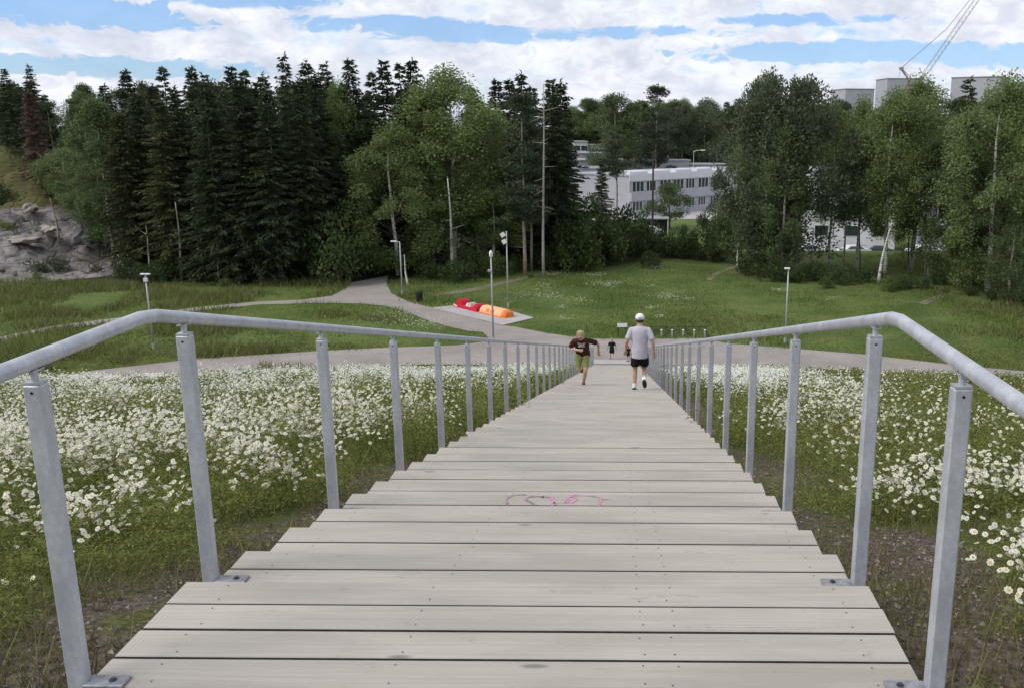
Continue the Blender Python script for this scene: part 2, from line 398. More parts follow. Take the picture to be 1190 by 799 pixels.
flat_poly('forest_path', branch_px, .036, M['gravel'])
flat_poly('paved_pad', [(502, 357.5), (529, 354.8), (572, 357.5), (596, 362), (621, 369.3), (584, 377.8)], .042, M['pad'])
flat_poly('footpath', [(500, 341), (540, 336.5), (565, 331.5), (600, 323.5), (628, 317), (630, 318.5), (604, 326), (570, 334.5), (545, 339.5), (505, 344.5)], .02, M['trail'])
flat_poly('meadow_trail', [(820, 325), (828, 318), (845, 311.5), (856, 308), (862, 308.5), (848, 313.5), (834, 319.5), (826, 326)], .02, M['trail'])
flat_poly('side_trail', [(1066, 352), (1090, 343), (1112, 338), (1116, 340), (1094, 347), (1076, 354)], .02, M['trail'])
flat_poly('yard_paving', [(655, 259), (700, 257), (1190, 246), (1190, 236), (660, 246)], -4.25, M['pad'])

# rocky slope on the left
hx = np.linspace(-112, -36, 190); hy = np.linspace(72, 150, 150); HX, HY = np.meshgrid(hx, hy)
mz = mound(HX, HY)
rid = np.abs(fbm(HX, HY, 9, 21, 5) - .5) * 2; led = fbm(HX, HY + HX * .3, 5, 31, 5)
stepz = np.floor(mz / 1.1 + led * 2.0) * 1.1
HZ = H(HX, HY) - .35 + np.clip(mz / 2.0, 0, 1) * ((rid - .35) * 2.6 + (stepz - mz) * .45 + 2.4 * (fbm(HX, HY, 2.4, 41, 4) - .5))
V = np.stack([HX, HY, HZ], -1).reshape(-1, 3); idx = np.arange(V.shape[0]).reshape(HX.shape)
Q = np.stack([idx[:-1, :-1], idx[:-1, 1:], idx[1:, 1:], idx[1:, :-1]], -1).reshape(-1, 4)
m = new_mat('rocky_hill'); p = POS()
b1 = NOI(p, .16, 6, .65, .5); b2 = NOI(p, .9, 7, .7, .6); b3 = NOI(p, 3, 6, .75)
rock = MIX(RAMP(b2, (.35, 0), (.62, 1)), (.085, .078, .084), (.31, .285, .28)); rock = MIX(RAMP(b3, (.6, 0), (.7, 1)), rock, (.42, .39, .35))
vc = N('ShaderNodeTexVoronoi'); vc.feature = 'DISTANCE_TO_EDGE'; vc.inputs['Scale'].default_value = .55
wv = N('ShaderNodeTexNoise'); wv.inputs['Scale'].default_value = .5; L(p, wv.inputs['Vector']); L(VM('ADD', VM('MULTIPLY', p, (1, 1, 1.8)), VM('MULTIPLY', wv.outputs['Color'], (2.5, 2.5, 2.5))), vc.inputs['Vector'])
rock = MIX(MT('MULTIPLY', MT('SUBTRACT', 1, SS(vc.outputs['Distance'], .0, .045)), RAMP(NOI(p, .7, 4, .6), (.46, 0), (.58, 1))), rock, (.025, .022, .022))
moss = MIX(b3, (.05, .055, .022), (.16, .145, .065))
gz_ = N('ShaderNodeSeparateXYZ'); L(p, gz_.inputs[0]); top = SS(gz_.outputs[2], -6.2, -4.6)
k = RAMP(MT('ADD', MT('MULTIPLY', MT('ADD', b1, b2), .5), MT('MULTIPLY', top, .5)), (.54, 0), (.62, 1))
finish(MIX(k, rock, moss), .95, 0, MT('ADD', b2, MT('MULTIPLY', SS(vc.outputs['Distance'], 0, .12), .4)), .8, .3, spec=.15); M['rock'] = m
tag(link('hill', grid_mesh('hill', V, Q, M['rock'])), kind='structure')
def boulder(px, py_z, Y, size, seed, mat, name, label, group=None):
    rs = np.random.RandomState(seed); bm = bmesh.new(); bmesh.ops.create_icosphere(bm, subdivisions=3, radius=1)
    for v in bm.verts:
        n = mnoise.fractal(v.co * 1.1 + Vector((seed, 0, 0)), .8, 2, 4); d_ = 1 + .6 * n
        v.co = Vector((v.co.x * size[0], v.co.y * size[1], v.co.z * size[2])) * d_
        v.co.z = max(v.co.z, -size[2] * .6)
    me = bpy.data.meshes.new(name); bm.to_mesh(me); bm.free(); me.materials.append(mat)
    x = at_y(px, Y, 280); o = link(name, me, loc=(x, Y, py_z)); o.rotation_euler = (0, 0, seed)
    tag(o, label, 'rock', group); return o
M['rockl'] = simple('pale_boulder', (.27, .245, .22), .95, var=.5, scale=1.2, bstr=.5)
M['rockd'] = simple('grey_boulder', (.15, .145, .16), .95, var=.35, scale=1.2, bstr=.5)
boulder(28, Hs(at_y(28, 80), 80) + .3, 80, (1.5, .9, .4), 3, M['rockl'], 'boulder', 'big pale flat boulder at the foot of the rocky slope')
boulder(99, Hs(at_y(99, 82), 82) + .7, 82, (1.0, 1.0, 1.1), 8, M['rockd'], 'boulder', 'dark grey boulder at the right end of the rocky slope under the trees')
boulder(41, Hs(at_y(41, 86), 86) + .4, 86, (.8, .6, .45), 5, M['rockl'], 'boulder', 'small pale boulder halfway up the rocky slope')
boulder(58, Hs(at_y(58, 83), 83) + .3, 83, (1.0, .7, .4), 12, M['rockl'], 'boulder', 'low pale slab of rock beside the leaning bare trunk')

# ------------------------------------------------------------------ stairway
stair = empty('outdoor_stairway', (0, 0, 0))
tag(stair, 'long weathered grey timber stairway running down the hill to the gravel path', 'stairway')
CXS = (STAIR_X0 + STAIR_X1) / 2; WID = STAIR_X1 - STAIR_X0; BW = .147; BG = .013
rs = random.Random(4)
def boards(mb, yf, z, n, screws):
    """n boards counted back from the front edge yf; top at z."""
    for i in range(n):
        y1 = yf - i * (BW + BG); jx = rs.uniform(-.004, .004); jz = rs.uniform(-.0012, .0012)
        mb.box((CXS + jx, y1 - BW / 2, z - .02 + jz), (WID, BW, .040), bev=.003); b0_ = len(mb.m) - 18
        mb.m[b0_ + 2] = 2; mb.m[b0_ + 3] = 2                       # shade of the gap painted on the back edge
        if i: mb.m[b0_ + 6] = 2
        if screws:
            for sx in (-1.36, -.66, .06, .16, .74):
                for o_ in (-.045, .045):
                    cx_ = sx + rs.uniform(-.012, .012); cy_ = y1 - BW / 2 + o_ + rs.uniform(-.006, .006); r_ = .0034
                    mb.add([(cx_ + r_ * math.cos(a), cy_ + r_ * math.sin(a), z + jz + .0012) for a in [j * math.pi / 3 for j in range(6)]], [tuple(range(6))], 1)
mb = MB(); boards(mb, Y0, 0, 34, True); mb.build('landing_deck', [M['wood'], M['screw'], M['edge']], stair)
for k in range(1, NT + 1):
    mb = MB(); yf = Y0 + TREAD * k; z = -RISE * k; boards(mb, 0, 0, 3, k < 22)
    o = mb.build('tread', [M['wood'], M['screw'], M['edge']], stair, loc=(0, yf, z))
for x in (STAIR_X0 + .07, -.66, .06, STAIR_X1 - .07):            # stringers below the boards
    mb = MB(); h0 = -.042
    for k in range(0, NT + 1):
        ya = (Y0 - 5.4 if k == 0 else Y0 + TREAD * (k - 1)) + (.004 if k else 0); yb = Y0 + TREAD * k; z = -RISE * k + h0
        zb_ = z - .16
        mb.box((x, (ya + yb) / 2, (z + zb_) / 2), (.045, yb - ya - .004, z - zb_))
    mb.build('stringer', M['woodd'], stair)
# faded spray paint on one tread
M['pink'] = simple('pink_spray_paint', (.47, .24, .34), .8, var=.2, scale=20); M['greyp'] = simple('faded_spray_paint', (.30, .22, .25), .8, var=.25, scale=20)
M['lilac'] = simple('lilac_spray_paint', (.44, .36, .43), .8, var=.15, scale=20)
def stroke(pts, wpx, mat, z, parent, Y_clip):
    P3 = [Vector(on_z(x, y, z)) for x, y in pts]; P4 = []
    for i in range(len(P3) - 1):
        p0 = P3[max(i - 1, 0)]; p1 = P3[i]; p2 = P3[i + 1]; p3 = P3[min(i + 2, len(P3) - 1)]
        for j in range(6):
            t = j / 6
            P4.append(.5 * ((2 * p1) + (p2 - p0) * t + (2 * p0 - 5 * p1 + 4 * p2 - p3) * t * t + (3 * p1 - p0 - 3 * p2 + p3) * t ** 3))
    P4.append(P3[-1]); mb = MB(); V_ = []
    for i, p in enumerate(P4):
        t = (P4[min(i + 1, len(P4) - 1)] - P4[max(i - 1, 0)]).normalized(); nrm = Vector((-t.y, t.x, 0)); wd = wpx * 1.35 * (.75 + .3 * math.sin(i * .7))
        V_ += [p + nrm * wd, p - nrm * wd]
    mb.add(V_, [(2 * i, 2 * i + 1, 2 * i + 3, 2 * i + 2) for i in range(len(P4) - 1)])
    return mb.build('graffiti_stroke', mat, parent)
zt = -RISE * 4 + .0022
for pts, wd, mt in [([(590, 587), (589, 580), (594, 575.5), (604, 574), (612, 574.5)], .006, 'greyp'), ([(622, 586.5), (617, 583), (611, 579.5), (616, 576.5), (624, 576), (632, 577)], .008, 'greyp'),
                    ([(630, 577), (638, 576.5), (642, 579), (643, 583), (642, 587)], .010, 'pink'), ([(643, 583.5), (650, 584), (658, 583.5)], .006, 'lilac'),
                    ([(658, 583.5), (661, 577.5), (665, 576), (668, 578), (667, 582), (662, 583.5)], .010, 'pink'),
                    ([(666, 574.5), (678, 575), (690, 576), (697, 577.5), (698, 581), (696, 587.3)], .007, 'pink')]:
    stroke(pts, wd, M[mt], zt, stair, 0)

# ------------------------------------------------------------------ handrails
RAILZ, RR = .953, .0225
ENDY = Y0 + TREAD * NT
def make_rail(x, side, label):
    root = empty('handrail', (x, 0, 0)); tag(root, label, 'handrail', None)
    bend = 2.93
    za = lambda y: RAILZ if y <= bend else RAILZ - (RISE / TREAD) * (y - bend)
    pts = [(0, -2.4, RAILZ)] + [(0, bend - .05, RAILZ), (0, bend + .05, za(bend + .05))] + \
          [(0, y, za(y)) for y in np.arange(4.0, ENDY - .8, 3.0)] + [(0, ENDY - .6, za(ENDY - .6)), (0, ENDY - .5, za(ENDY - .5) + .004), (0, ENDY + .5, za(ENDY - .5) + .004), (0, ENDY + .62, za(ENDY - .5) - .05), (0, ENDY + .64, za(ENDY - .5) - .25)]
    mb = MB(); mb.tube(pts, RR, 16)
    mb.build('rail', M['steel'], root, smooth=True)
    def post(y, zb, zr, proto=[None]):
        h = zr - RR - zb; px_, py_ = .050, .043
        mb = MB(); top_ = h - .038
        mb.box((0, 0, (top_ - .16) / 2), (px_, py_, top_ + .16), bev=.005)
        o = mb.build('post', M['steel'], root, loc=(0, y, zb))
        mb = MB(); mb.box((0, 0, top_ + .003), (px_ - .004, py_ - .004, .006)); mb.tube([(0, 0, top_ + .006), (0, 0, h + .002)], .010, 10)
        mb.box((0, 0, h - .002), (.028, .05, .004)); mb.build('saddle', M['steel'], o)
        mb = MB(); mb.tube([(0, -py_ / 2 - .0012, top_ - .022), (0, -py_ / 2 + .004, top_ - .022)], .0042, 8); mb.build('set_screw', M['black'], o)
        bw = .115
        mb = MB(); mb.box((-side * (px_ / 2 + bw / 2 - .003), 0, .0045), (bw, .055, .007), bev=.002); bp = mb.build('base_plate', M['plate'], o)
        mb = MB(); bx = -side * (px_ / 2 + bw * .62); mb.tube([(bx, 0, .008), (bx, 0, .011)], .011, 10); mb.tube([(bx, 0, .011), (bx, 0, .016)], .0068, 6)
        mb.build('bolt', M['darksteel'], bp)
    for y in (-2.1, -.6, .85, 2.325): post(y, 0, RAILZ)
    k = 1; y = 3.16
    while k <= NT:
        post(y, -RISE * k, za(y) if y < ENDY - .5 else za(ENDY - .5)); k += 3; y += TREAD * 3
    return root
make_rail(-1.556, -1, 'galvanised steel handrail on posts along the left edge of the stairway')
make_rail(.893, 1, 'galvanised steel handrail on posts along the right edge of the stairway')
# lip of pale concrete at the foot of the stairs
mb = MB(); mb.box((CXS, ENDY + .62, -10.90), (WID + .3, .9, .10), bev=.01)
tag(mb.build('foot_slab', M['pad']), 'pale concrete slab at the bottom end of the stairway', 'slab')

# ------------------------------------------------------------------ ground cover
rng = np.random.RandomState(7)
def blades(n, X, Y, Z, hgt, wid, lean=.35, seed=1):
    r = np.random.RandomState(seed); a = r.rand(n) * 2 * np.pi; b = r.rand(n) * 2 * np.pi; ln = hgt * lean * r.rand(n)
    P0 = np.stack([X - np.cos(a) * wid / 2, Y - np.sin(a) * wid / 2, Z - .03], -1)
    P1 = np.stack([X + np.cos(a) * wid / 2, Y + np.sin(a) * wid / 2, Z - .03], -1)
    P2 = np.stack([X + np.cos(b) * ln, Y + np.sin(b) * ln, Z + hgt], -1)
    return np.stack([P0, P1, P2], 1).reshape(-1, 3)
def leaves(n, X, Y, Z, size, seed=1, asp=.45):
    r = np.random.RandomState(seed); u = r.normal(size=(n, 3)); u[:, 2] *= .6; u /= np.linalg.norm(u, axis=1)[:, None]
    v = np.cross(u, r.normal(size=(n, 3))); v /= np.linalg.norm(v, axis=1)[:, None]; C = np.stack([X, Y, Z], -1); s_ = np.asarray(size)[:, None] if np.ndim(size) else size
    return np.stack([C - u * s_ * .5, C + v * s_ * asp, C + u * s_ * .5], 1).reshape(-1, 3)
def bed_height(x, y):
    h = .09 + .34 * sstep(y, 2.5, 10) * (.30 + 1.2 * (fbm(x, y, 1.7, 51, 4)))
    return h
def outside(x, y): return np.where(x < -.33, STAIR_X0 - x, x - STAIR_X1)
def slope_pts(n, power, seed, y0=1.2, y1=47.0, umax=.86):
    r = np.random.RandomState(seed); t = r.rand(n); k = power + 1
    Y = (y0 ** k + t * (y1 ** k - y0 ** k)) ** (1 / k); X = (r.rand(n) * 2 - 1) * umax * (Y + 1.6)
    ok = (outside(X, Y) > .05) & (Y + .0045 * X * X < 46.6 + .5 * r.rand(n)); return X[ok], Y[ok]
X, Y = slope_pts(460000, -.35, 61)
dm = dirt_mask(X, Y); cov_ = fbm(X, Y, 1.4, 15, 3); keep = (rng.rand(len(X)) > dm * 1.05) & (rng.rand(len(X)) > .55 * (Y < 20)) & (rng.rand(len(X)) < np.clip((cov_ - .36) * 5, .05, 1))
X, Y = X[keep], Y[keep]; n = len(X)
hb = bed_height(X, Y) * (.35 + .75 * rng.rand(n) ** 1.3); wd = np.maximum(.007, .0016 * Y) * (.7 + .8 * rng.rand(n))
half = rng.rand(n) < .22
T1 = blades(half.sum(), X[half], Y[half], H(X[half], Y[half]), hb[half], wd[half], 1.1, 62)
o2 = ~half; T2 = leaves(o2.sum(), X[o2], Y[o2], H(X[o2], Y[o2]) + hb[o2] * rng.rand(o2.sum()) * .95, np.maximum(.026, .0036 * Y[o2]) * (.6 + .8 * rng.rand(o2.sum())), 63, .26)
# rounded plants near the stairs
cxs, cys = slope_pts(11000, .35, 301, 1.0, 24)
dmc = dirt_mask(cxs, cys); kk = (rng.rand(len(cxs)) > dmc * 1.02 - .03) & (rng.rand(len(cxs)) < np.clip((fbm(cxs, cys, 1.6, 303, 3) - .30) * 5, .15, 1)); cxs, cys = cxs[kk], cys[kk]
nc_ = len(cxs); cR = .10 + .20 * rng.rand(nc_); cH = (.07 + .27 * sstep(cys, 2.2, 8)) * (.45 + 1.6 * fbm(cxs, cys, 1.9, 305, 3)) * (.7 + .6 * rng.rand(nc_)) + .04
cK = (50 + 330 * np.minimum(1, 5.0 / cys) * (cR / .2) ** 2).astype(int); ci = np.repeat(np.arange(nc_), cK); n = len(ci)
ra = rng.rand(n) * 6.283; rr = np.sqrt(rng.rand(n)); X = cxs[ci] + np.cos(ra) * rr * cR[ci]; Y = cys[ci] + np.sin(ra) * rr * cR[ci]
Zl = cH[ci] * (1 - .65 * rr ** 2) * rng.rand(n) ** .6
T3 = leaves(n, X, Y, H(X, Y) + Zl, np.maximum(.026, .0042 * Y) * (.5 + rng.rand(n)), 307, .22)
tag(link('mayweed_greenery', tris_mesh('mayweed_greenery', np.concatenate([T1, T2, T3]), M['weed'])), 'green feathery leaves and stems of the flower beds either side of the stairway', 'ground cover', kind='stuff')
# short dry grass and creeping plants near the stairs
X, Y = slope_pts(60000, -.9, 66, 1.0, 14); nz = fbm(X, Y, .8, 81, 3); keep = (nz > .47); X, Y = X[keep], Y[keep]; n = len(X)
tag(link('dry_grass', tris_mesh('dry_grass', blades(n, X, Y, H(X, Y) + .02, .05 + .08 * rng.rand(n), .005 + .003 * rng.rand(n), 1.2, 67), M['drygrass'])),
    'thin dry grass and moss on the bare soil beside the stairway', 'grass', kind='stuff')
# flowers
def flower_density(x, y):
    c = outside(x, y); dm = dirt_mask(x, y)
    n = .55 * fbm(x, y, 3.0, 91, 4) + .45 * fbm(x, y, .7, 191, 3)
    left = x < -.33
    base = np.where(left, sstep(y, 2.6, 5.5) * .82 + .18, sstep(y, 1.6, 3.6) * .85 + .15)
    thr = np.where(left, .455 + .05 * sstep(fbm(x, y, 5, 401, 2), .5, .65), .465) - .06 * sstep(y, 8, 16)
    d_ = base * sstep(n, thr, thr + .16)
    band = np.where(left, 1.0, 1 - .95 * sstep(x - .10 * (y - 12) + 1.6 * (fbm(x, y, 2.5, 231, 3) - .5), 3.6, 4.6))         # green strip above the right path
    band = band * (1 - .93 * sstep(y + .0045 * x * x + 5 * (fbm(x, y, 4, 233, 3) - .5), 34, 37))
    return (d_ + .05) * band * (1 - dm) * sstep(c, .25, 1.0)
X, Y = slope_pts(400000, .50, 71, 2.0, 46.0); keep = rng.rand(len(X)) < flower_density(X, Y); keep2 = rng.rand(keep.sum()) > .72 * (Y[keep] < 22); X, Y = X[keep][keep2], Y[keep][keep2]
n = len(X); Z = H(X, Y) + bed_height(X, Y) * (.72 + .5 * rng.rand(n))
fd = flower_density(cxs, cys); cF = (rng.rand(nc_) < np.clip(fd * 1.5 + .04, 0, 1)) * (6 + 46 * rng.rand(nc_) * np.clip(fd * 1.5, .15, 1)).astype(int); fi = np.repeat(np.arange(nc_), cF.astype(int)); m_ = len(fi)
ra = rng.rand(m_) * 6.283; rr = np.sqrt(rng.rand(m_)) * 1.05; Xf = cxs[fi] + np.cos(ra) * rr * cR[fi]; Yf = cys[fi] + np.sin(ra) * rr * cR[fi]
Zf = H(Xf, Yf) + cH[fi] * (1 - .5 * rr ** 2) * (.85 + .3 * rng.rand(m_)) + .03
X = np.concatenate([X, Xf]); Y = np.concatenate([Y, Yf]); Z = np.concatenate([Z, Zf]); n = len(X)
rad = (.0125 + .0070 * rng.rand(n)) * (1 + .35 * sstep(Y, 10, 30))
nrm = rng.normal(size=(n, 3)) * .62; nrm[:, 2] = 1; nrm[:, 1] -= .22; nrm /= np.linalg.norm(nrm, axis=1)[:, None]
ux = np.cross(nrm, [0, 1.0, 0]); ux /= np.linalg.norm(ux, axis=1)[:, None]; uy = np.cross(nrm, ux); C = np.stack([X, Y, Z], -1)
def discs(sel, k, star=False, rs_=1.0, lift=0.0, phase=0):
    a = np.arange(k) * 2 * np.pi / k + phase; rr = np.where(np.arange(k) % 2 == 0, 1, .74) if star else np.ones(k)
    P = C[sel][:, None, :] + nrm[sel][:, None, :] * lift + (ux[sel][:, None, :] * (np.cos(a) * rr)[None, :, None] + uy[sel][:, None, :] * (np.sin(a) * rr)[None, :, None]) * (rad[sel] * rs_)[:, None, None]
    return P.reshape(-1, 3)
nearf = np.where(Y < 13)[0]; farf = np.where(Y >= 13)[0]
fo = empty('daisies', (0, 0, 0)); 
ob = link('daisy_flowers', tris_mesh('daisy_flowers', discs(nearf, 16, True), M['petal'], 16)); tag(ob, 'white daisy heads with yellow centres nearest the top of the stairway', 'flowers', kind='stuff')
bpy.data.objects.remove(fo)
ob2 = link('daisy_centres', tris_mesh('daisy_centres', discs(nearf, 6, False, .36, .0035), M['yolk'], 6), ob); ob2['kind'] = 'stuff'
T = blades(len(nearf), X[nearf], Y[nearf], H(X[nearf], Y[nearf]), Z[nearf] - H(X[nearf], Y[nearf]) - .002, np.full(len(nearf), .004), 0.0, 77)
ob3 = link('daisy_stems', tris_mesh('daisy_stems', T, M['weed']), ob); ob3['kind'] = 'stuff'
cream = rng.rand(len(farf)) < .25 + .55 * sstep(fbm(X[farf], Y[farf], 6, 201, 2), .45, .6)
tag(link('far_daisy_flowers', tris_mesh('far_daisy_flowers', discs(farf, 5), [M['petal'], M['petalc']], 5, cream.astype(int))), 'dense carpet of white daisies covering the slope further down the stairway', 'flowers', kind='stuff')
# pebbles and litter on the bare strip
X, Y = slope_pts(70000, -1.05, 85, 1.0, 18); keep = dirt_mask(X, Y) > rng.rand(len(X)); X, Y = X[keep], Y[keep]; n = len(X)
s_ = .004 + .014 * rng.rand(n) ** 2.5; base = np.array([(1, 0, 0), (-.5, .87, 0), (-.5, -.87, 0), (0, 0, .8)]); Fi = np.array([(0, 1, 3), (1, 2, 3), (2, 0, 3)])
a = rng.rand(n) * 6.28; Rm = np.stack([np.stack([np.cos(a), -np.sin(a), 0 * a], -1), np.stack([np.sin(a), np.cos(a), 0 * a], -1), np.stack([0 * a, 0 * a, 1 + 0 * a], -1)], 1)
P = np.einsum('nij,kj->nki', Rm, base) * s_[:, None, None] + np.stack([X, Y, H(X, Y) + .004 + near.max() * 0], -1)[:, None, :]
T = P[:, Fi, :].reshape(-1, 3)
m = new_mat('pebbles'); finish(MIX(ISL(), (.07, .06, .055), (.33, .29, .25)), .9); M['pebble'] = m
tag(link('pebbles', tris_mesh('pebbles', T, M['pebble'])), 'small stones and bark litter on the soil beside the stairway', 'gravel', kind='stuff')
# meadow beyond the path
def in_poly(x, y, poly):
    r_ = np.zeros(len(x), bool); j = len(poly) - 1
    for i in range(len(poly)):
        xi, yi = poly[i][:2]; xj, yj = poly[j][:2]
        c_ = ((yi > y) != (yj > y)) & (x < (xj - xi) * (y - yi) / (yj - yi + 1e-12) + xi); r_ ^= c_; j = i
    return r_
W = lambda px: [on_z(a_, b_, G0) for a_, b_ in px]
polys = [W(main_px), W(branch_px), W([(502, 357.5), (529, 354), (572, 357), (596, 361.5), (621, 369.3), (584, 377.8)])]
r = np.random.RandomState(95); n = 330000; Y = 44 + 50 * r.rand(n) ** .9; X = (r.rand(n) * 2 - 1) * .82 * Y
keep = (Y + .0045 * X * X > 46.9) & (forest(X, Y) < .6) & (mound(X, Y) < .7) & ~((X > -2.6) & (X < 2.0) & (Y < 51))
jx_ = r.normal(size=n) * .16; jy_ = r.normal(size=n) * .30
for pl in polys: keep &= ~in_poly(X + jx_, Y + jy_, pl)
X, Y = X[keep], Y[keep]; n = len(X); tall = fbm(X, Y, 5, 97, 4)
rough_ = np.maximum(sstep(-X, 12, 20), sstep(X, 22, 28)) * sstep(fbm(X, Y, 3.5, 411, 3), .40, .62)
T = blades(n, X, Y, H(X, Y), (.03 + .36 * tall ** 3 + .42 * rough_) * (.6 + .8 * r.rand(n)), .04 + .05 * r.rand(n), 1.2, 98)
drym = ((fbm(X, Y, 7, 101, 3) > .54 - .08 * (X < -22) - .06 * (X > 26)) & (r.rand(n) < .35) | (rough_ > .5) & (r.rand(n) < .30)).astype(int)
tag(link('meadow_grass', tris_mesh('meadow_grass', T, [M['grass'], M['drygrass']], 3, drym)), 'rough green grass of the meadow beyond the gravel path', 'grass', kind='stuff')
pt = [(620, 345, 1.6), (645, 348, 1.0), (632, 334, .8), (700, 332, .9), (716, 331, .7), (708, 335, .5), (690, 322, .8), (772, 346, .9), (780, 348, .6), (800, 351, .4), (652, 360, .5), (757, 361, .4), (675, 351, .7),
      (755, 335, .3), (650, 320, .8), (768, 371, .3), (655, 373, .3), (477, 372, 2.2), (490, 377, 1.6), (465, 366, 1.3), (500, 381, 1.0), (906, 340, .4), (965, 350, .3), (640, 322, .4), (760, 313, .6)]
TT = []
for i, (px_, py_, r0) in enumerate(pt):
    c_ = on_z(px_, py_, G0); k = int(110 * r0); rr = np.random.RandomState(i); xx = c_[0] + rr.normal(size=k) * r0 * .75; yy = c_[1] + rr.normal(size=k) * r0 * .7
    TT.append(leaves(k, xx, yy, H(xx, yy) + .12 + .22 * rr.rand(k), .10, i + 900))
tag(link('white_meadow_flowers', tris_mesh('white_meadow_flowers', np.concatenate(TT), M['petalc'])), 'scattered clumps of creamy white flowers in the meadow', 'flowers', kind='stuff')
# ------------------------------------------------------------------ trees
def dir_leaves(C, D, size, wid, r):
    """pointed leaf triangles at C along direction D."""
    n = len(C); D = D / (np.linalg.norm(D, axis=1)[:, None] + 1e-9)
    s = np.cross(D, r.normal(size=(n, 3))); s /= np.linalg.norm(s, axis=1)[:, None] + 1e-9
    size = size * (.6 + .8 * r.rand(n))[:, None]
    return np.stack([C - s * wid * size, C + s * wid * size, C + D * size], 1).reshape(-1, 3)
def spruce_meshes(seed, h=17., base=.10, spread=.20, bare=0.0, thin=1.0, mat='spruce', irr=.25):
    r = np.random.RandomState(seed); mb = MB()
    lean = r.normal(size=2) * .008
    tp = [(lean[0] * z, lean[1] * z, z) for z in np.linspace(0, h, 9)]
    mb.tube([(p[0], p[1], p[2] - .3) for p in tp], [max(.012 * h * (1 - t) ** .8, .012) for t in np.linspace(0, .995, 9)], 8)
    z = h * base; P = []; D = []; S_ = []
    nw = 0
    while z < h * .985:
        z_w = z
        t = (z / h - base) / (1 - base); prof = (1 - t) ** .85 * (.80 + .20 * min(1, t * 6)) 
        Lz = h * spread * prof * (1 + irr * (r.rand() - .5)) + .18; nb = int(6 + 2 * r.rand()); a0 = r.rand() * 6.28
        for b in range(nb):
            if r.rand() > thin: continue
            a = a0 + b * 6.283 / nb + r.normal() * .3; Lb = Lz * (.55 + .6 * r.rand()); z = z_w + h * .022 * (r.rand() - .5); up = .28 * (t - .35)
            ds = max(.16, Lb / 14); ns = max(3, int(Lb / ds))
            tt = np.linspace(.12, 1, ns); x = np.cos(a) * tt * Lb; y = np.sin(a) * tt * Lb
            zz = z + Lb * (up * tt - .42 * tt ** 2 * (1 - t * .8) + .16 * tt ** 4) 
            if Lb > .8:
                mb.tube([(0, 0, z), (x[ns // 2], y[ns // 2], zz[ns // 2]), (x[-1], y[-1], zz[-1])], [.030, .016, .006], 3, cap=False)
            for k in range(ns):
                wloc = (1 - tt[k]) * .55 * Lb + .14
                for q in range(6):
                    sd_ = (r.rand() - .5) * 2
                    c = (x[k] - np.sin(a) * sd_ * wloc * .5, y[k] + np.cos(a) * sd_ * wloc * .5, zz[k] - abs(sd_) * .12 - .05 * r.rand())
                    dd_ = np.array([np.cos(a) * .8 - np.sin(a) * sd_ * .9, np.sin(a) * .8 + np.cos(a) * sd_ * .9, -.45 + .35 * r.normal() * .6 + up])
                    P.append(c); D.append(dd_)
        z = z_w + h * .0165 * (.8 + .5 * r.rand()) * (1 + .4 * (1 - t))
    for q in range(14):
        P.append((lean[0] * h, lean[1] * h, h * (.955 + .04 * r.rand()))); D.append(np.array([r.normal(), r.normal(), .9]))
    P = np.array(P); D = np.array(D); T = dir_leaves(P, D, .30, .20, r)
    return mb.mesh('spruce_trunk', M['bark'], True), tris_mesh('spruce_crown', T, M[mat])
def limbs(mb, r, h, r0, targets, trunk_top, bend=.04, start=.25, rad=.045):
    tp = []; off = np.zeros(2); 
    for i, t in enumerate(np.linspace(0, 1, 10)):
        tp.append(np.array([off[0], off[1], t * trunk_top])); off = off + r.normal(size=2) * bend * h * .1
    mb.tube([(p[0], p[1], p[2] - (.3 if i == 0 else 0)) for i, p in enumerate(tp)], [max(r0 * (1 - t) ** .7, .02) for t in np.linspace(0, .97, 10)], 8)
    for c in targets:
        zt_ = np.clip((c[2] - np.hypot(c[0], c[1]) * (.6 + .5 * r.rand())) / trunk_top, start, .98)
        i = zt_ * 9; k = int(i); f = i - k; b0 = tp[k] * (1 - f) + tp[min(k + 1, 9)] * f
        m_ = b0 * .5 + np.array(c) * .5 + r.normal(size=3) * .12; m_[2] += .15
        dist = np.linalg.norm(np.array(c) - b0)
        mb.tube([b0, m_, c], [rad * min(1, .3 + dist / 4), rad * .5, .010], 4, 1, cap=False)
    return tp
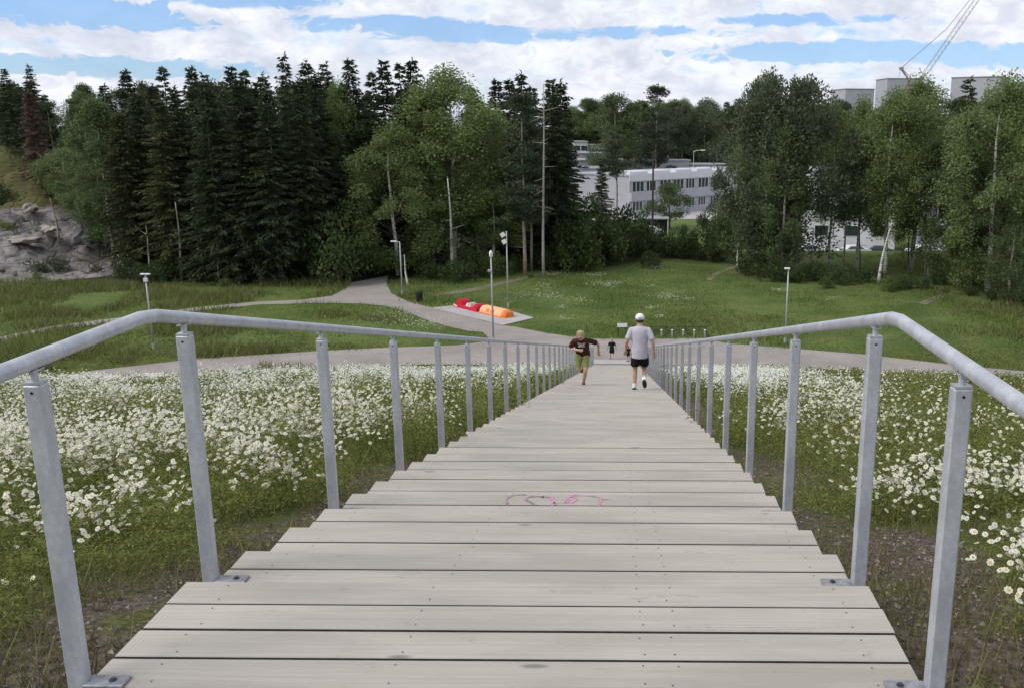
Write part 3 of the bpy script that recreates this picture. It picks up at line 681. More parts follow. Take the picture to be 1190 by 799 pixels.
def broad_meshes(seed, h=15., cw=3.2, z0=.25, nc=70, nl=230, mat='birch', bark='barkb', leaf=.17, cr=.85, shape=1.0, droop=.0, up=0.0, r0=.17, start=.3, lname='broadleaf', stems=1):
    r = np.random.RandomState(seed); mb = MB(); C = []
    lob = r.rand(6) * 6.28
    for i in range(nc):
        t = r.rand() ** .85; z = h * (z0 + (1 - z0) * t) - .3; prof = math.sin(math.pi * min(1, (t * .86 + .13)) ** shape) ** .72
        a = r.rand() * 6.28; rr = cw * prof * (.35 + .65 * r.rand() ** .5) * (1 + .28 * math.sin(2 * a + lob[0] + 4 * t) + .15 * math.sin(3 * a + lob[1]))
        C.append((math.cos(a) * rr, math.sin(a) * rr, z))
    for k in range(stems):
        limbs(mb, r, h, r0, C[k::stems][::2], h * .93, start=start, rad=.034)
    P = []; D = []
    for c in C:
        n = int(nl * (.5 + r.rand())); sc = cr * (.55 + .7 * r.rand()); q = r.normal(size=(n, 3)); q /= np.linalg.norm(q, axis=1)[:, None]; q *= (r.rand(n) ** .45)[:, None] * sc
        q[:, 2] *= .75 + droop + abs(up); q[:, 2] -= droop * np.hypot(q[:, 0], q[:, 1]) * .8
        if up: q[:, 2] += up * (1 - np.hypot(q[:, 0], q[:, 1]) / sc) * 1.2
        P.append(q + np.array(c)); dd_ = q + r.normal(size=(n, 3)) * .6 * sc; dd_[:, 2] += (-.5 * droop + up) * 1.2; D.append(dd_)
    T = dir_leaves(np.concatenate(P), np.concatenate(D), leaf, .36, r)
    return mb.mesh(lname + '_trunk', [M[bark], M['bark']], True), tris_mesh(lname + '_crown', T, M[mat])
def pine_meshes(seed, h=16., z0=.62, cw=2.2, nc=26, mat='pine', bark='barkp'):
    r = np.random.RandomState(seed); mb = MB(); C = []
    for i in range(nc):
        t = r.rand(); z = h * (z0 + (1 - z0) * t); a = r.rand() * 6.28; rr = cw * (1 - .75 * t ** 2) * (.3 + .7 * r.rand()); C.append((math.cos(a) * rr, math.sin(a) * rr, z))
    limbs(mb, r, h, .16, C, h * .97, bend=.02, start=z0 * .95)
    for q in range(9):                                     # dead stubs below the crown
        z = h * (z0 * (.4 + .6 * r.rand())); a = r.rand() * 6.28; l_ = .4 + r.rand() * .9; mb.tube([(0, 0, z), (math.cos(a) * l_, math.sin(a) * l_, z - .1 + .2 * r.rand())], [.022, .006], 3, cap=False)
    P = []; D = []
    for c in C:
        n = int(170 * (.6 + .8 * r.rand())); sc = .55 + .55 * r.rand(); q = r.normal(size=(n, 3)); q /= np.linalg.norm(q, axis=1)[:, None]; q *= (r.rand(n) ** .5)[:, None] * sc; q[:, 2] *= .45
        P.append(q + np.array(c)); dd_ = q * 1.0 + r.normal(size=(n, 3)) * .2; dd_[:, 2] += .25; D.append(dd_)
    T = dir_leaves(np.concatenate(P), np.concatenate(D), .26, .20, r)
    return mb.mesh('pine_trunk', [M[bark], M['bark']], True), tris_mesh('pine_crown', T, M[mat])
def bush_meshes(seed, h=2.2, cw=1.5, mat='bush', nc=26, nl=110, leaf=.13):
    r = np.random.RandomState(seed); mb = MB(); C = []
    for i in range(nc):
        a = r.rand() * 6.28; rr = cw * r.rand() ** .5; z = h * (.12 + .80 * r.rand() * (1 - .55 * (rr / cw) ** 2)); C.append((math.cos(a) * rr, math.sin(a) * rr, z))
    for c in C[::3]: mb.tube([(c[0] * .1, c[1] * .1, -.1), (c[0] * .6, c[1] * .6, c[2] * .6), c], [.03, .018, .006], 4, cap=False)
    P = []; D = []
    for c in C:
        n = int(nl * (.5 + r.rand())); sc = h * .20 * (.7 + .7 * r.rand()); q = r.normal(size=(n, 3)); q /= np.linalg.norm(q, axis=1)[:, None]; q *= (r.rand(n) ** .4)[:, None] * sc
        P.append(q + np.array(c)); D.append(q + r.normal(size=(n, 3)) * sc * .6)
    P = np.concatenate(P); P[:, 2] = np.maximum(P[:, 2], .03)
    T = dir_leaves(P, np.concatenate(D), leaf, .38, r)
    return mb.mesh('bush_stems', M['bark'], True), tris_mesh('bush_foliage', T, M[mat])

KIND = {
 'spruce': [spruce_meshes(s, 17, b, sp_, mat='spruce', irr=ir) for s, b, sp_, ir in ((1, .05, .19, .3), (2, .10, .16, .5), (3, .03, .21, .3), (4, .16, .15, .6))],
 'olive': [spruce_meshes(s, 17, b, sp_, mat='spruce2', irr=.6) for s, b, sp_ in ((11, .05, .19), (12, .14, .17))],
 'barespruce': [spruce_meshes(s, 17, .33, .15, mat='spruce', irr=.5) for s in (21, 22)],
 'topspruce': [spruce_meshes(s, 17, .2, .12, thin=.72, mat='spruce', irr=.9) for s in (31, 32, 33)],
 'dead': [spruce_meshes(41, 12, .12, .18, thin=.75, mat='dead')],
 'birch': [broad_meshes(s, 15, cw, z0, nc, 300, 'birch', 'barkb', .14, .95, 1.0, .35, lname='birch', start=max(.12, z0 - .06)) for s, cw, z0, nc in ((51, 3.0, .26, 120), (52, 3.6, .10, 140), (53, 2.4, .26, 90))],
 'aspen': [broad_meshes(s, 15, cw, z0, nc, 240, 'aspen', 'barkg', .18, 1.0, .95, .1, lname='broadleaf') for s, cw, z0, nc in ((61, 3.2, .12, 95), (62, 2.6, .18, 80), (63, 3.8, .10, 110))],
 'willow': [broad_meshes(s, 15, cw, .10, nc, 260, 'willow', 'barkg', .19, .95, 1.05, 0, .55, lname='willow') for s, cw, nc in ((71, 3.4, 100), (72, 3.0, 85))],
 'pine': [pine_meshes(s, 16, z0, cw) for s, z0, cw in ((81, .55, 2.1), (82, .66, 1.8))],
 'lowpine': [pine_meshes(s, 16, .30, 1.9, 60) for s in (84, 85)],
 'bush': [bush_meshes(s, 2.2, 1.5, 'bush') for s in (91, 92, 93)],
 'lightbush': [bush_meshes(s, 2.2, 1.5, 'bushl') for s in (94, 95)],
 'round': [broad_meshes(99, 5.5, 2.3, .25, 46, 200, 'aspen', 'bark', .14, .75, .8, 0, lname='round_tree', r0=.12)],
}
BASEH = {'spruce': 17, 'olive': 17, 'barespruce': 17, 'topspruce': 17, 'dead': 12, 'birch': 15, 'aspen': 15, 'willow': 15, 'pine': 16, 'lowpine': 16, 'bush': 2.2, 'lightbush': 2.2, 'round': 5.5}
NAMES = {'spruce': ('spruce_tree', 'spruce'), 'olive': ('spruce_tree', 'spruce'), 'barespruce': ('spruce_tree', 'spruce'), 'topspruce': ('spruce_tree', 'spruce'), 'dead': ('dead_spruce_tree', 'dead tree'),
         'birch': ('birch_tree', 'birch'), 'aspen': ('broadleaf_tree', 'tree'), 'willow': ('willow_tree', 'willow'), 'pine': ('pine_tree', 'pine'), 'lowpine': ('pine_tree', 'pine'),
         'bush': ('bush', 'bush'), 'lightbush': ('bush', 'bush'), 'round': ('broadleaf_tree', 'tree')}
tr_rng = random.Random(12)
def tree(kind, px, Y, ytop, label, group=None, var=None, wide=1.0, tilt=0, h=None):
    x = float(at_y(px, Y, (ytop if kind in ('spruce', 'topspruce') and ytop < 100 else (ytop + 320) / 2) if not h else 325)); zg = Hs(x, Y)
    ht = h if h else (z_at(ytop, Y, px) - zg); ms = KIND[kind]; v = tr_rng.randrange(len(ms)) if var is None else var; tm, cm = ms[v]
    nm, cat = NAMES[kind]; s_ = ht / BASEH[kind]
    root = empty(nm, (x, Y, zg), tr_rng.uniform(0, 6.28)); sw = wide * (s_ ** .6 if kind not in ('bush', 'lightbush') else s_)
    root.scale = (sw, sw, s_)
    if tilt: root.rotation_euler = (0, R(tilt), 0)
    tag(root, label, cat, group)
    a, b = ('stems', 'foliage') if 'bush' in kind else ('trunk', 'crown')
    link(a, tm, root); link(b, cm, root); return root
G = 'trees at the back of the left forest'
# deep rows first: nothing tells these apart
for i in range(46):
    px = tr_rng.uniform(-60, 440); Y = tr_rng.uniform(88, 118)
    if px < 105: Y += 22
    kind = tr_rng.choice(['spruce', 'spruce', 'barespruce', 'aspen'])
    nm_ = 'dark tree among the back rows of the left forest' if kind == 'aspen' else 'dark spruce among the back rows of the left forest'
    tree(kind, px, Y, tr_rng.uniform(92, 112), nm_, 'broadleaf ' + G if kind == 'aspen' else 'spruce ' + G)
ORD = ['first', 'second', 'third', 'fourth', 'fifth', 'sixth', 'seventh', 'eighth', 'ninth', 'tenth', 'eleventh', 'twelfth', 'thirteenth', 'fourteenth', 'fifteenth', 'sixteenth', 'seventeenth', 'eighteenth', 'nineteenth', 'twentieth']
# skyline spruces of the left forest
sky_l = [(4, 99, 80), (32, 101, 74), (145, 84, 79), (188, 84, 76), (222, 82, 75), (237, 86, 84), (268, 82, 77), (283, 86, 80), (305, 84, 84), (330, 80, 60), (355, 82, 68), (376, 84, 71), (406, 82, 68), (431, 86, 82), (445, 83, 70), (464, 85, 72), (478, 84, 66)]
for i, (px, Y, yt) in enumerate(sky_l):
    tree('topspruce' if i % 2 else 'spruce', px, Y, yt, f'spruce breaking the left forest skyline, {ORD[i]} from the left edge', 'skyline spruces of the left forest')
# front row of the left forest
front = [(122, 79, 118, 'aspen'), (148, 77, 130, 'olive'), (170, 79, 104, 'barespruce'), (196, 76, 112, 'olive'), (214, 77.5, 100, 'barespruce'), (238, 75, 96, 'spruce'), (254, 77, 104, 'barespruce'), (276, 75, 92, 'spruce'),
         (300, 76, 96, 'spruce'), (318, 74.5, 100, 'spruce'), (345, 76, 90, 'spruce'), (366, 79, 84, 'spruce')]
for i, (px, Y, yt, k) in enumerate(front):
    tree(k, px, Y, yt, f'{"broadleaf tree" if k == "aspen" else ("olive spruce" if k == "olive" else "dark spruce")} in the front row of the left forest, {ORD[i]} from the rocks', 'front row of the left forest', wide=1.15)
tree('birch', 402, 82, 96, 'slender pale green birch left of the gravel path where it enters the forest', var=2)
tree('aspen', 392, 86, 104, 'dark broadleaf tree behind the slender birch beside the forest path')
tree('dead', 48, 92, 104, 'reddish brown dead spruce on top of the rocky slope')
tree('birch', 82, 90, 173, 'small light green birch at the right side of the rocky slope', var=0, wide=1.5)
tree('birch', 20, 118, 180, 'small light green tree on the grassy top of the rocky slope', var=1)
tree('aspen', 118, 83, 168, 'grey green tree hanging over the right end of the rocky slope')
tree('aspen', 70, 112, 118, 'green broadleaf tree right of the reddish dead spruce'); tree('aspen', 105, 108, 108, 'broadleaf tree between the reddish dead spruce and the dark spruces')
tree('olive', 8, 112, 112, 'olive spruce at the left edge on top of the rocky slope')
# middle: mixed group between the forest path and the meadow
tree('birch', 458, 79, 150, 'bushy light green birch overhanging the right side of the forest path', var=1, wide=1.35)
tree('birch', 524, 83, 82, 'large light green birch with a white trunk behind the red and orange climbing blocks', var=0, wide=1.5)
tree('birch', 500, 84, 112, 'light green birch close behind the bushy birch by the forest path', var=1)
tree('aspen', 480, 88, 105, 'dark broadleaf tree filling the gap left of the large birch'); tree('aspen', 556, 90, 118, 'dark broadleaf tree behind the right side of the large birch')
tree('birch', 574, 82, 208, 'small light green tree in front of the dark trees right of the large birch', var=2, wide=1.4)
tree('spruce', 546, 96, 96, 'dark spruce top showing above the right shoulder of the large birch')
tree('spruce', 510, 98, 92, 'dark spruce behind the crown of the large birch')
for i, (px, Y, yt) in enumerate([(577, 94, 92), (592, 92, 90), (605, 90, 82), (620, 93, 100), (640, 88, 92), (652, 86, 92)]):
    tree('spruce', px, Y, yt, f'dark spruce in the clump left of the white building, {ORD[i]} from the large birch', 'spruces left of the white building', wide=1.1)
tree('lowpine', 608, 79, 112, 'grey green pine with a thin pale bare trunk right of the large birch', var=0, wide=1.1)
tree('lowpine', 616, 82, 130, 'smaller pine with a second thin trunk close behind the grey green pine', var=1)
tree('barespruce', 646, 84, 104, 'dark spruce right against the white building, last of its clump', wide=1.15)
def bare_trunk(px0, py0, px1, py1, Y, r0, mat, name, label, stubs=10, tz=None, cat='tree trunk'):
    x0 = float(at_y(px0, Y, py0)); z0 = Hs(x0, Y); x1 = float(at_y(px1, Y, py1)); z1 = z_at(py1, Y, px1); z0 = min(z0, z1 - 1)
    r = np.random.RandomState(int(px0)); mb = MB(); root = empty(name, (x0, Y, z0)); dxx, hh = x1 - x0, z1 - z0
    pts = [(dxx * t + .06 * math.sin(5 * t + px0), .05 * math.sin(4 * t), hh * t - (.3 if t == 0 else 0)) for t in np.linspace(0, 1, 8)]
    mb.tube(pts, [r0 * (1 - .75 * t) for t in np.linspace(0, 1, 8)], 8); mb.build('trunk', M[mat], root, smooth=True)
    for q in range(stubs):
        mb = MB(); t = .35 + .62 * r.rand(); a = r.rand() * 6.28; l_ = .4 + 1.0 * r.rand(); mb.tube([(dxx * t, 0, hh * t), (dxx * t + math.cos(a) * l_, math.sin(a) * l_, hh * t + .25 * r.normal())], [.03, .008], 4); mb.build('branch', M[mat], root)
    tag(root, label, cat); return root
bare_trunk(632, 318, 631, 98, 78, .13, 'barkg', 'dead_pine', 'tall grey dead pine trunk with short bare branches beside the grey green pine', 22)
bare_trunk(75, 325, 59, 230, 82, .12, 'barkp', 'leaning_pine', 'bare brown trunk leaning to the left in front of the rocky slope', 4)
bare_trunk(149, 345, 137, 296, 75, .09, 'barkb', 'bare_birch', 'thin pale birch trunk leaning left under the forest edge near the left lamp post', 0)
bare_trunk(212, 328, 204, 235, 74.5, .12, 'barkg', 'bare_spruce', 'tall pale bare trunk at the front of the left forest, longest of the three', 4)
bare_trunk(173, 296, 169, 262, 75, .10, 'barkg', 'bare_spruce', 'short pale bare trunk between the leaning birch and the longest bare trunk', 2)
bare_trunk(256, 338, 250, 272, 74, .10, 'barkg', 'bare_spruce', 'pale bare trunk above a light green bush at the left forest edge', 2)
bare_trunk(526, 300, 520, 205, 78.5, .17, 'barkb', 'bare_birch', 'white birch trunk standing under the crown of the large birch', 3)
bare_trunk(474, 334, 469, 296, 74, .10, 'barkb', 'bare_birch', 'short white birch trunk beside the lamp at the forest path', 0)
# understorey
ub = [(60, 78, 328, 'bush', 'dark round bush at the foot of the rocky slope near the left edge'), (4, 74, 318, 'bush', 'very dark bush at the left edge of the picture below the rocks'), (176, 73, 300, 'bush', 'green bush below the short pale bare trunk'), (190, 74, 322, 'bush', 'low bush left of the longest bare trunk'),
      (226, 74, 320, 'bush', 'dark bush right of the longest bare trunk'), (262, 72.5, 322, 'lightbush', 'small light green bush at the left forest edge'), (290, 73, 330, 'bush', 'low dark bush right of the small light green bush'), (385, 75, 250, 'bush', 'tall dark green bush left of the forest path'), (350, 74, 322, 'bush', 'low dark bush between the forest front and the forest path'),
      (478, 76, 330, 'bush', 'low bush beside the forest path lamp'), (500, 77, 300, 'bush', 'dark green bush in front of the birches right of the forest path'), (532, 76, 296, 'bush', 'rounded green bush below the large birch'), (548, 78, 290, 'bush', 'green bush right of the white birch trunk'), (572, 79, 292, 'lightbush', 'lighter bush behind the floodlight pole'),
      (617, 78, 318, 'bush', 'dark narrow bush beside the pale pine trunk'), (598, 81, 295, 'bush', 'bush behind the floodlight pole left of the pine trunks'), (640, 82, 288, 'bush', 'low bush right of the grey dead pine'), (658, 83, 270, 'bush', 'dark bush in front of the spruce clump beside the white building'),
      (685, 84, 228, 'bush', 'big rounded dark green bush below the end wall of the white building'), (705, 86, 258, 'bush', 'bush right of the big rounded bush'), (672, 82, 268, 'lightbush', 'lighter green bush in front of the big rounded bush'), (730, 90, 240, 'bush', 'dark bush in front of the left end of the white building'),
      (757, 84, 292, 'bush', 'small dark conical bush standing alone in the meadow'), (770, 92, 265, 'bush', 'dark bush in the hedge at the back of the meadow, below the car park'), (793, 91, 262, 'bush', 'middle bush of the hedge at the back of the meadow'), (815, 90, 258, 'bush', 'dense dark bush near the right end of the hedge behind the meadow'),
      (838, 88, 262, 'bush', 'dark bush at the meadow end of the small trail'), (748, 93, 262, 'bush', 'bush at the left end of the hedge behind the meadow')]
for px, Y, yt, k, lb in ub: tree(k, px, Y, yt, lb, wide=1.0 if yt > 285 else .75)
for i in range(16):
    px = 640 + i * 13 + tr_rng.uniform(-5, 5); tree('bush', px, tr_rng.uniform(89, 96), tr_rng.uniform(272, 290), 'low dark green shrub in the hedge along the back of the meadow', 'hedge shrubs behind the meadow', wide=1.1)
for i in range(24):
    px = 150 + i * 12 + tr_rng.uniform(-5, 5)
    if 395 < px < 462: continue
    tree('bush', px, tr_rng.uniform(74, 80) + (3 if px > 450 else 0), 0, ('extra ' if i > 19 else '') and 'low dark shrub at the forest edge, last before the pine trunks' or f'low dark shrub at the left forest edge, {ORD[min(i, 19)]} from the rocks', 'undergrowth of the left forest', h=tr_rng.uniform(1.2, 2.6))
# right hand tree belt
right = [('willow', 893, 82, 96, 'large blue green willow at the left end of the right hand tree belt', 0, 1.05), ('willow', 930, 80, 94, 'windswept willow with feathery top in the right hand tree belt', 1, 1.35), ('aspen', 872, 86, 160, 'dark tree overhanging the small trail left of the large willow', 1, .7),
         ('birch', 886, 92, 92, 'pale olive birch top rising behind the large willow', 1, .85), ('aspen', 912, 78, 150, 'dark broadleaf tree under the willows, leaves down to the ground', 1, 1.0), ('birch', 968, 86, 118, 'dark green birch between the windswept willow and the tall birch', 2, .8),
         ('birch', 1002, 84, 112, 'olive birch with light shining through its lower crown', 2, .85), ('birch', 1035, 80, 108, 'tall birch with a leaning white trunk in the right hand tree belt', 0, 1.1), ('birch', 1066, 82, 88, 'highest birch below the crane in the right hand tree belt', 2, 1.25),
         ('aspen', 1085, 78, 165, 'dark tree below the highest birch', 1, 1.0), ('aspen', 1122, 74, 130, 'dense dark tree left of the big tree at the right edge', 0, .8), ('birch', 1160, 72, 92, 'big broad olive birch near the right edge of the picture', 1, 1.25), ('birch', 1205, 74, 118, 'olive birch cut by the right edge of the picture', 0, 1.3),
         ('aspen', 1180, 68, 210, 'dark tree at the right edge below the big olive birch', 2, .8), ('topspruce', 1128, 92, 88, 'lone dark spruce top in front of the pale tower block', 0, 1.2), ('aspen', 1225, 80, 135, 'dark tree beyond the right edge', 1, 1.2), ('aspen', 1145, 78, 178, 'dark tree between the dense dark tree and the big olive birch', 0, .9)]
for k, px, Y, yt, lb, v, wd in right: tree(k, px, Y, yt, lb, var=v, wide=wd)
bare_trunk(1020, 326, 1036, 258, 76, .16, 'barkb', 'bare_birch', 'leaning white birch trunk at the edge of the right hand tree belt', 2)
bare_trunk(858, 308, 857, 276, 84, .10, 'barkb', 'bare_birch', 'thin straight white birch trunk at the end of the small trail', 0)
bare_trunk(979, 304, 983, 262, 79, .15, 'bark', 'bare_tree', 'short thick grey trunk left of the leaning white birch', 2)
bare_trunk(1000, 300, 1000, 250, 81, .09, 'bark', 'bare_tree', 'thin dark trunk just left of the leaning white birch', 2)
bare_trunk(1076, 305, 1078, 262, 78, .12, 'bark', 'bare_tree', 'dark trunk in front of the parked white cars', 2)
bare_trunk(1058, 305, 1056, 262, 80, .10, 'bark', 'bare_tree', 'thin dark trunk between the leaning birch and the white cars', 2)
rb = [(880, 80, 290), (900, 77, 300), (925, 76, 306), (950, 77, 300), (975, 75, 310), (1000, 76, 305), (1045, 73, 318), (1070, 73, 316), (1100, 71, 335), (1128, 70, 330), (1155, 68, 335), (1180, 66, 330), (1205, 65, 340), (1020, 79, 312), (1090, 75, 315), (1140, 74, 320)]
for i, (px, Y, yt) in enumerate(rb):
    tree('bush', px, Y, yt, f'bush at the foot of the right tree belt, {ORD[i] if i < 13 else ["one set back behind the leaning birch", "one set back behind the cars", "one set back near the right edge"][i - 13]}{" from the left" if i < 13 else ""}', 'bushes at the foot of the right tree belt', wide=1.05)
tree('lightbush', 1165, 62, 368, 'light green bush in the long grass near the right edge'); tree('lightbush', 1035, 72, 322, 'light green low bush right of the leaning birch trunk'); tree('lightbush', 960, 73, 322, 'light green low bush at the meadow edge under the right hand trees')
# far woods behind the white building
for i in range(78):
    px = 640 + (i * 37 % 560) + tr_rng.uniform(-6, 6); Y = tr_rng.uniform(238 if px > 708 else 288, 305); yt = tr_rng.uniform(114, 132)
    k = tr_rng.choice(['aspen', 'spruce', 'birch', 'pine', 'aspen', 'olive'])
    nm_ = {'aspen': 'dark broadleaf tree', 'spruce': 'small dark spruce', 'birch': 'pale green birch', 'pine': 'small pine', 'olive': 'olive green spruce'}[k]
    tree(k, px, Y, yt, nm_ + ' in the far wood behind the white buildings', (nm_.split()[-2] if k == 'aspen' else nm_.split()[-1]) + ' trees of the far wood', wide=1.7)
for i, (px, Y, yt, k, lb, wd) in enumerate([(762, 215, 102, 'lowpine', 'pine standing highest above the far wood behind the white building', 1.6), (716, 222, 110, 'aspen', 'rounded tree top behind the left part of the white building', 1.6), (745, 240, 120, 'aspen', 'dark round tree above the roof of the white building', 1.8),
                     (792, 236, 124, 'willow', 'pale green dome shaped tree right of the highest pine', 1.5), (818, 235, 122, 'willow', 'pale green dome shaped tree beside the right tree belt', 1.5), (775, 232, 128, 'pine', 'pine with bare stems behind the white roof', 1.2), (688, 292, 116, 'aspen', 'dark tree behind the stepped white roofs', 2.0)]):
    tree(k, px, Y, yt, lb, wide=wd)
tree('spruce', 699, 118, 186, 'young dark spruce standing in front of the end wall of the white building', var=3, wide=1.0)
tree('pine', 716, 112, 158, 'slim pine with a straight dark trunk in front of the white building', var=1)
tree('round', 778, 158, 210, 'round dark tree on the lawn in front of the white building', wide=1.35)
tree('bush', 826, 150, 236, 'dark bush in front of the right end of the white building', wide=.7); tree('bush', 848, 140, 226, 'tall dark bush at the right end of the white building', wide=.6)
tree('bush', 660, 120, 232, 'dark shrub in front of the end wall of the white building', wide=.8); tree('bush', 728, 128, 236, 'bushy shrub below the windows of the white building', wide=.8)

for px, Y, yt, k, lb in [(92, 80, 292, 'bush', 'green shrub among the grey rocks at the right side of the rocky slope'), (30, 84, 300, 'lightbush', 'small light green shrub between the pale rocks'), (66, 92, 232, 'bush', 'dark shrub high on the rocky slope beside the leaning trunk'),
                         (108, 86, 246, 'bush', 'grey green shrub at the top right of the rocks'), (12, 90, 262, 'bush', 'low shrub on the rocky slope near the left edge'), (48, 98, 214, 'lightbush', 'shrub on the grassy ledge above the rocks')]:
    tree(k, px, Y, yt, lb)
tree('birch', 100, 84, 205, 'slim young birch growing at the right end of the rocks', var=2, wide=1.2)

for px, Y, yt, k, lb in [(18, 73, 322, 'bush', 'dark bush at the base of the rocky slope, beside the left edge'), (44, 74, 325, 'lightbush', 'light green scrub at the base of the rocky slope'), (84, 74, 318, 'bush', 'green scrub at the base of the rocks, left of the leaning birch'), (112, 75, 308, 'bush', 'dark scrub at the foot of the grey boulder'),
                         (128, 74, 322, 'lightbush', 'light green scrub just left of the thin leaning birch trunk')]:
    tree(k, px, Y, yt, lb, wide=1.1)
# ------------------------------------------------------------------ buildings
GB = G0 - 4.3
TH = R(46.8); UX = Vector((math.cos(TH), math.sin(TH), 0)); VX = Vector((-math.sin(TH), math.cos(TH), 0))
BO = Vector((float(at_y(731, 180)), 180, 0))
ztop = z_at(204, 180, 731)
def uvbox(mb, u0, u1, v0, v1, z0, z1, mi=0):
    c = BO + UX * (u0 + u1) / 2 + VX * (v0 + v1) / 2; mb.box((c.x - BO.x, c.y - BO.y, (z0 + z1) / 2), (u1 - u0, v1 - v0, z1 - z0), TH, mi)
bld = empty('white_building', BO); tag(bld, 'long white two storey building with flat roof and bands of dark windows behind the meadow', 'building')
mb = MB(); uvbox(mb, 0, 38, 0, 16, GB - .5, ztop - .25); mb.build('wall', M['white'], bld)
mb = MB(); uvbox(mb, -.15, 38.15, -.15, 16.15, ztop - .245, ztop); mb.build('roof', M['roof'], bld)
mb = MB(); uvbox(mb, -.3, 38.3, -.30, -.152, ztop - 1.15, ztop + .12); mb.build('fascia', M['whiter'], bld)
mb = MB(); uvbox(mb, 0, 38, -.55, -.004, ztop - 5.0, ztop - 3.35); mb.build('balcony_band', M['white'], bld)
def window(u0, u1, z0, z1, n):
    mb = MB(); 
    for i in range(n + 1):
        uu = u0 + (u1 - u0) * i / n; uvbox(mb, uu - .06, uu + .06, -.10, -.012, z0, z1)
    uvbox(mb, u0, u1, -.115, -.012, z1 + .002, z1 + .12); uvbox(mb, u0, u1, -.115, -.012, z0 - .12, z0 - .002)
    fr = mb.build('window', M['whiter'], bld)
    mb = MB(); uvbox(mb, u0, u1, -.03, -.004, z0, z1); mb.build('pane', M['glass'], fr)
for i in range(9):
    u = .7 + i * 4.1; window(u, u + 3.4 - .5 * (i % 3 == 1), ztop - 3.2, ztop - 1.3, 3); window(u + .1, u + 3.0 - .4 * (i % 2), ztop - 6.9, ztop - 5.2, 3)
for i in range(5):
    u = 2.5 + i * 7.0; mb = MB(); z0 = ztop + .002; z1 = ztop + .5
    uvbox(mb, u, u + 5.2, 2.2, 2.6, z0, z1); uvbox(mb, u, u + 5.2, 7.6, 8.0, z0, z1); uvbox(mb, u, u + .4, 2.602, 7.598, z0, z1 - .003); uvbox(mb, u + 4.8, u + 5.2, 2.602, 7.598, z0, z1 - .003)
    sk = mb.build('skylight', M['whiter'], bld); mb = MB(); uvbox(mb, u + .402, u + 4.798, 2.602, 7.598, z0, z0 + .3); mb.build('pane', M['roof'], sk)
def block(name, px, Y, wpx, depth, ytop, label, mat='white', rz=TH, slabs=True, zg=None, group=None, win=0, cat='building'):
    x = float(at_y(px, Y, ytop + 15)); zt_ = z_at(ytop, Y, px); zg = Hs(x, Y) - .5 if zg is None else zg; wd = wpx / 1063 * Y
    root = empty(name, (x, Y, zg)); hh = zt_ - zg; mb = MB(); mb.box((0, 0, (hh - .3) / 2), (wd, depth, hh - .3), rz); mb.build('wall', M[mat], root)
    mb = MB(); mb.box((0, 0, hh - .148), (wd + .4, depth + .4, .3), rz); mb.build('roof', M['roof' if mat != 'tower' else 'tower2'], root)
    ca, sa = math.cos(rz), math.sin(rz)
    for f in range(win):
        mb = MB(); mb2 = MB(); zc = hh - 1.9 - 3.0 * f
        nW = max(2, int(wd / 3.2))
        for i in range(nW):
            lx = -wd / 2 + (i + .5) * wd / nW; ly = -depth / 2 - .02
            fr = MB(); fr.box((lx * ca - ly * sa, lx * sa + ly * ca, zc), (1.9, .06, 1.5), rz); w_ = fr.build('window', M['whiter'], root)
            ly -= .035; gl = MB(); gl.box((lx * ca - ly * sa, lx * sa + ly * ca, zc), (1.7, .05, 1.3), rz); gl.build('pane', M['glass'], w_)
    tag(root, label, cat, group); return root
block('rear_building', 752, 232, 88, 12, 185, 'pale raised building block behind the flat roof of the white building', rz=R(8))
block('rear_building', 822, 228, 40, 10, 190, 'small white block behind the right end of the white building roof', rz=R(8))
for i, (px, Y, wp, yt, lb) in enumerate([(680, 214, 40, 194, 'white stepped building nearest the spruce clump'), (684, 232, 36, 185, 'second white stepped building, behind the nearest one'), (683, 250, 34, 177, 'third white stepped building, higher up the rise'), (672, 268, 16, 164, 'small white house, leftmost above the stepped roofs'), (692, 268, 14, 168, 'small white house, right one above the stepped roofs'), (753, 300, 20, 176, 'small pale house glimpsed under the far wood')]):
    block('stepped_building', px, Y, wp, 11, yt, lb, rz=R(10), mat='whiter' if i in (3, 4) else 'white', win=1 if i > 2 else 0)
block('apartment_building', 985, 128, 96, 12, 196, 'pale three storey apartment building glimpsed between the trunks of the right tree belt', 'whiter', R(-6), win=3)
block('apartment_building', 1120, 132, 90, 12, 226, 'pale apartment building behind the dark trees left of the big olive birch', 'greyw', R(-8), win=3)
block('apartment_building', 1230, 124, 70, 12, 245, 'white building at the right edge behind the trees', 'whiter', R(-5), win=2)
block('tower_block', 990, 400, 34, 14, 104, 'low grey tower block, leftmost of the three above the right trees', 'tower', R(12), zg=-12)
block('tower_block', 1044, 420, 40, 14, 92, 'pale grey tower block directly behind the crane mast', 'tower', R(5), zg=-12)
block('tower_block', 1139, 370, 52, 24, 91, 'largest pale grey tower block with a beige side wall, right of the crane', 'tower', R(-28), zg=-12)
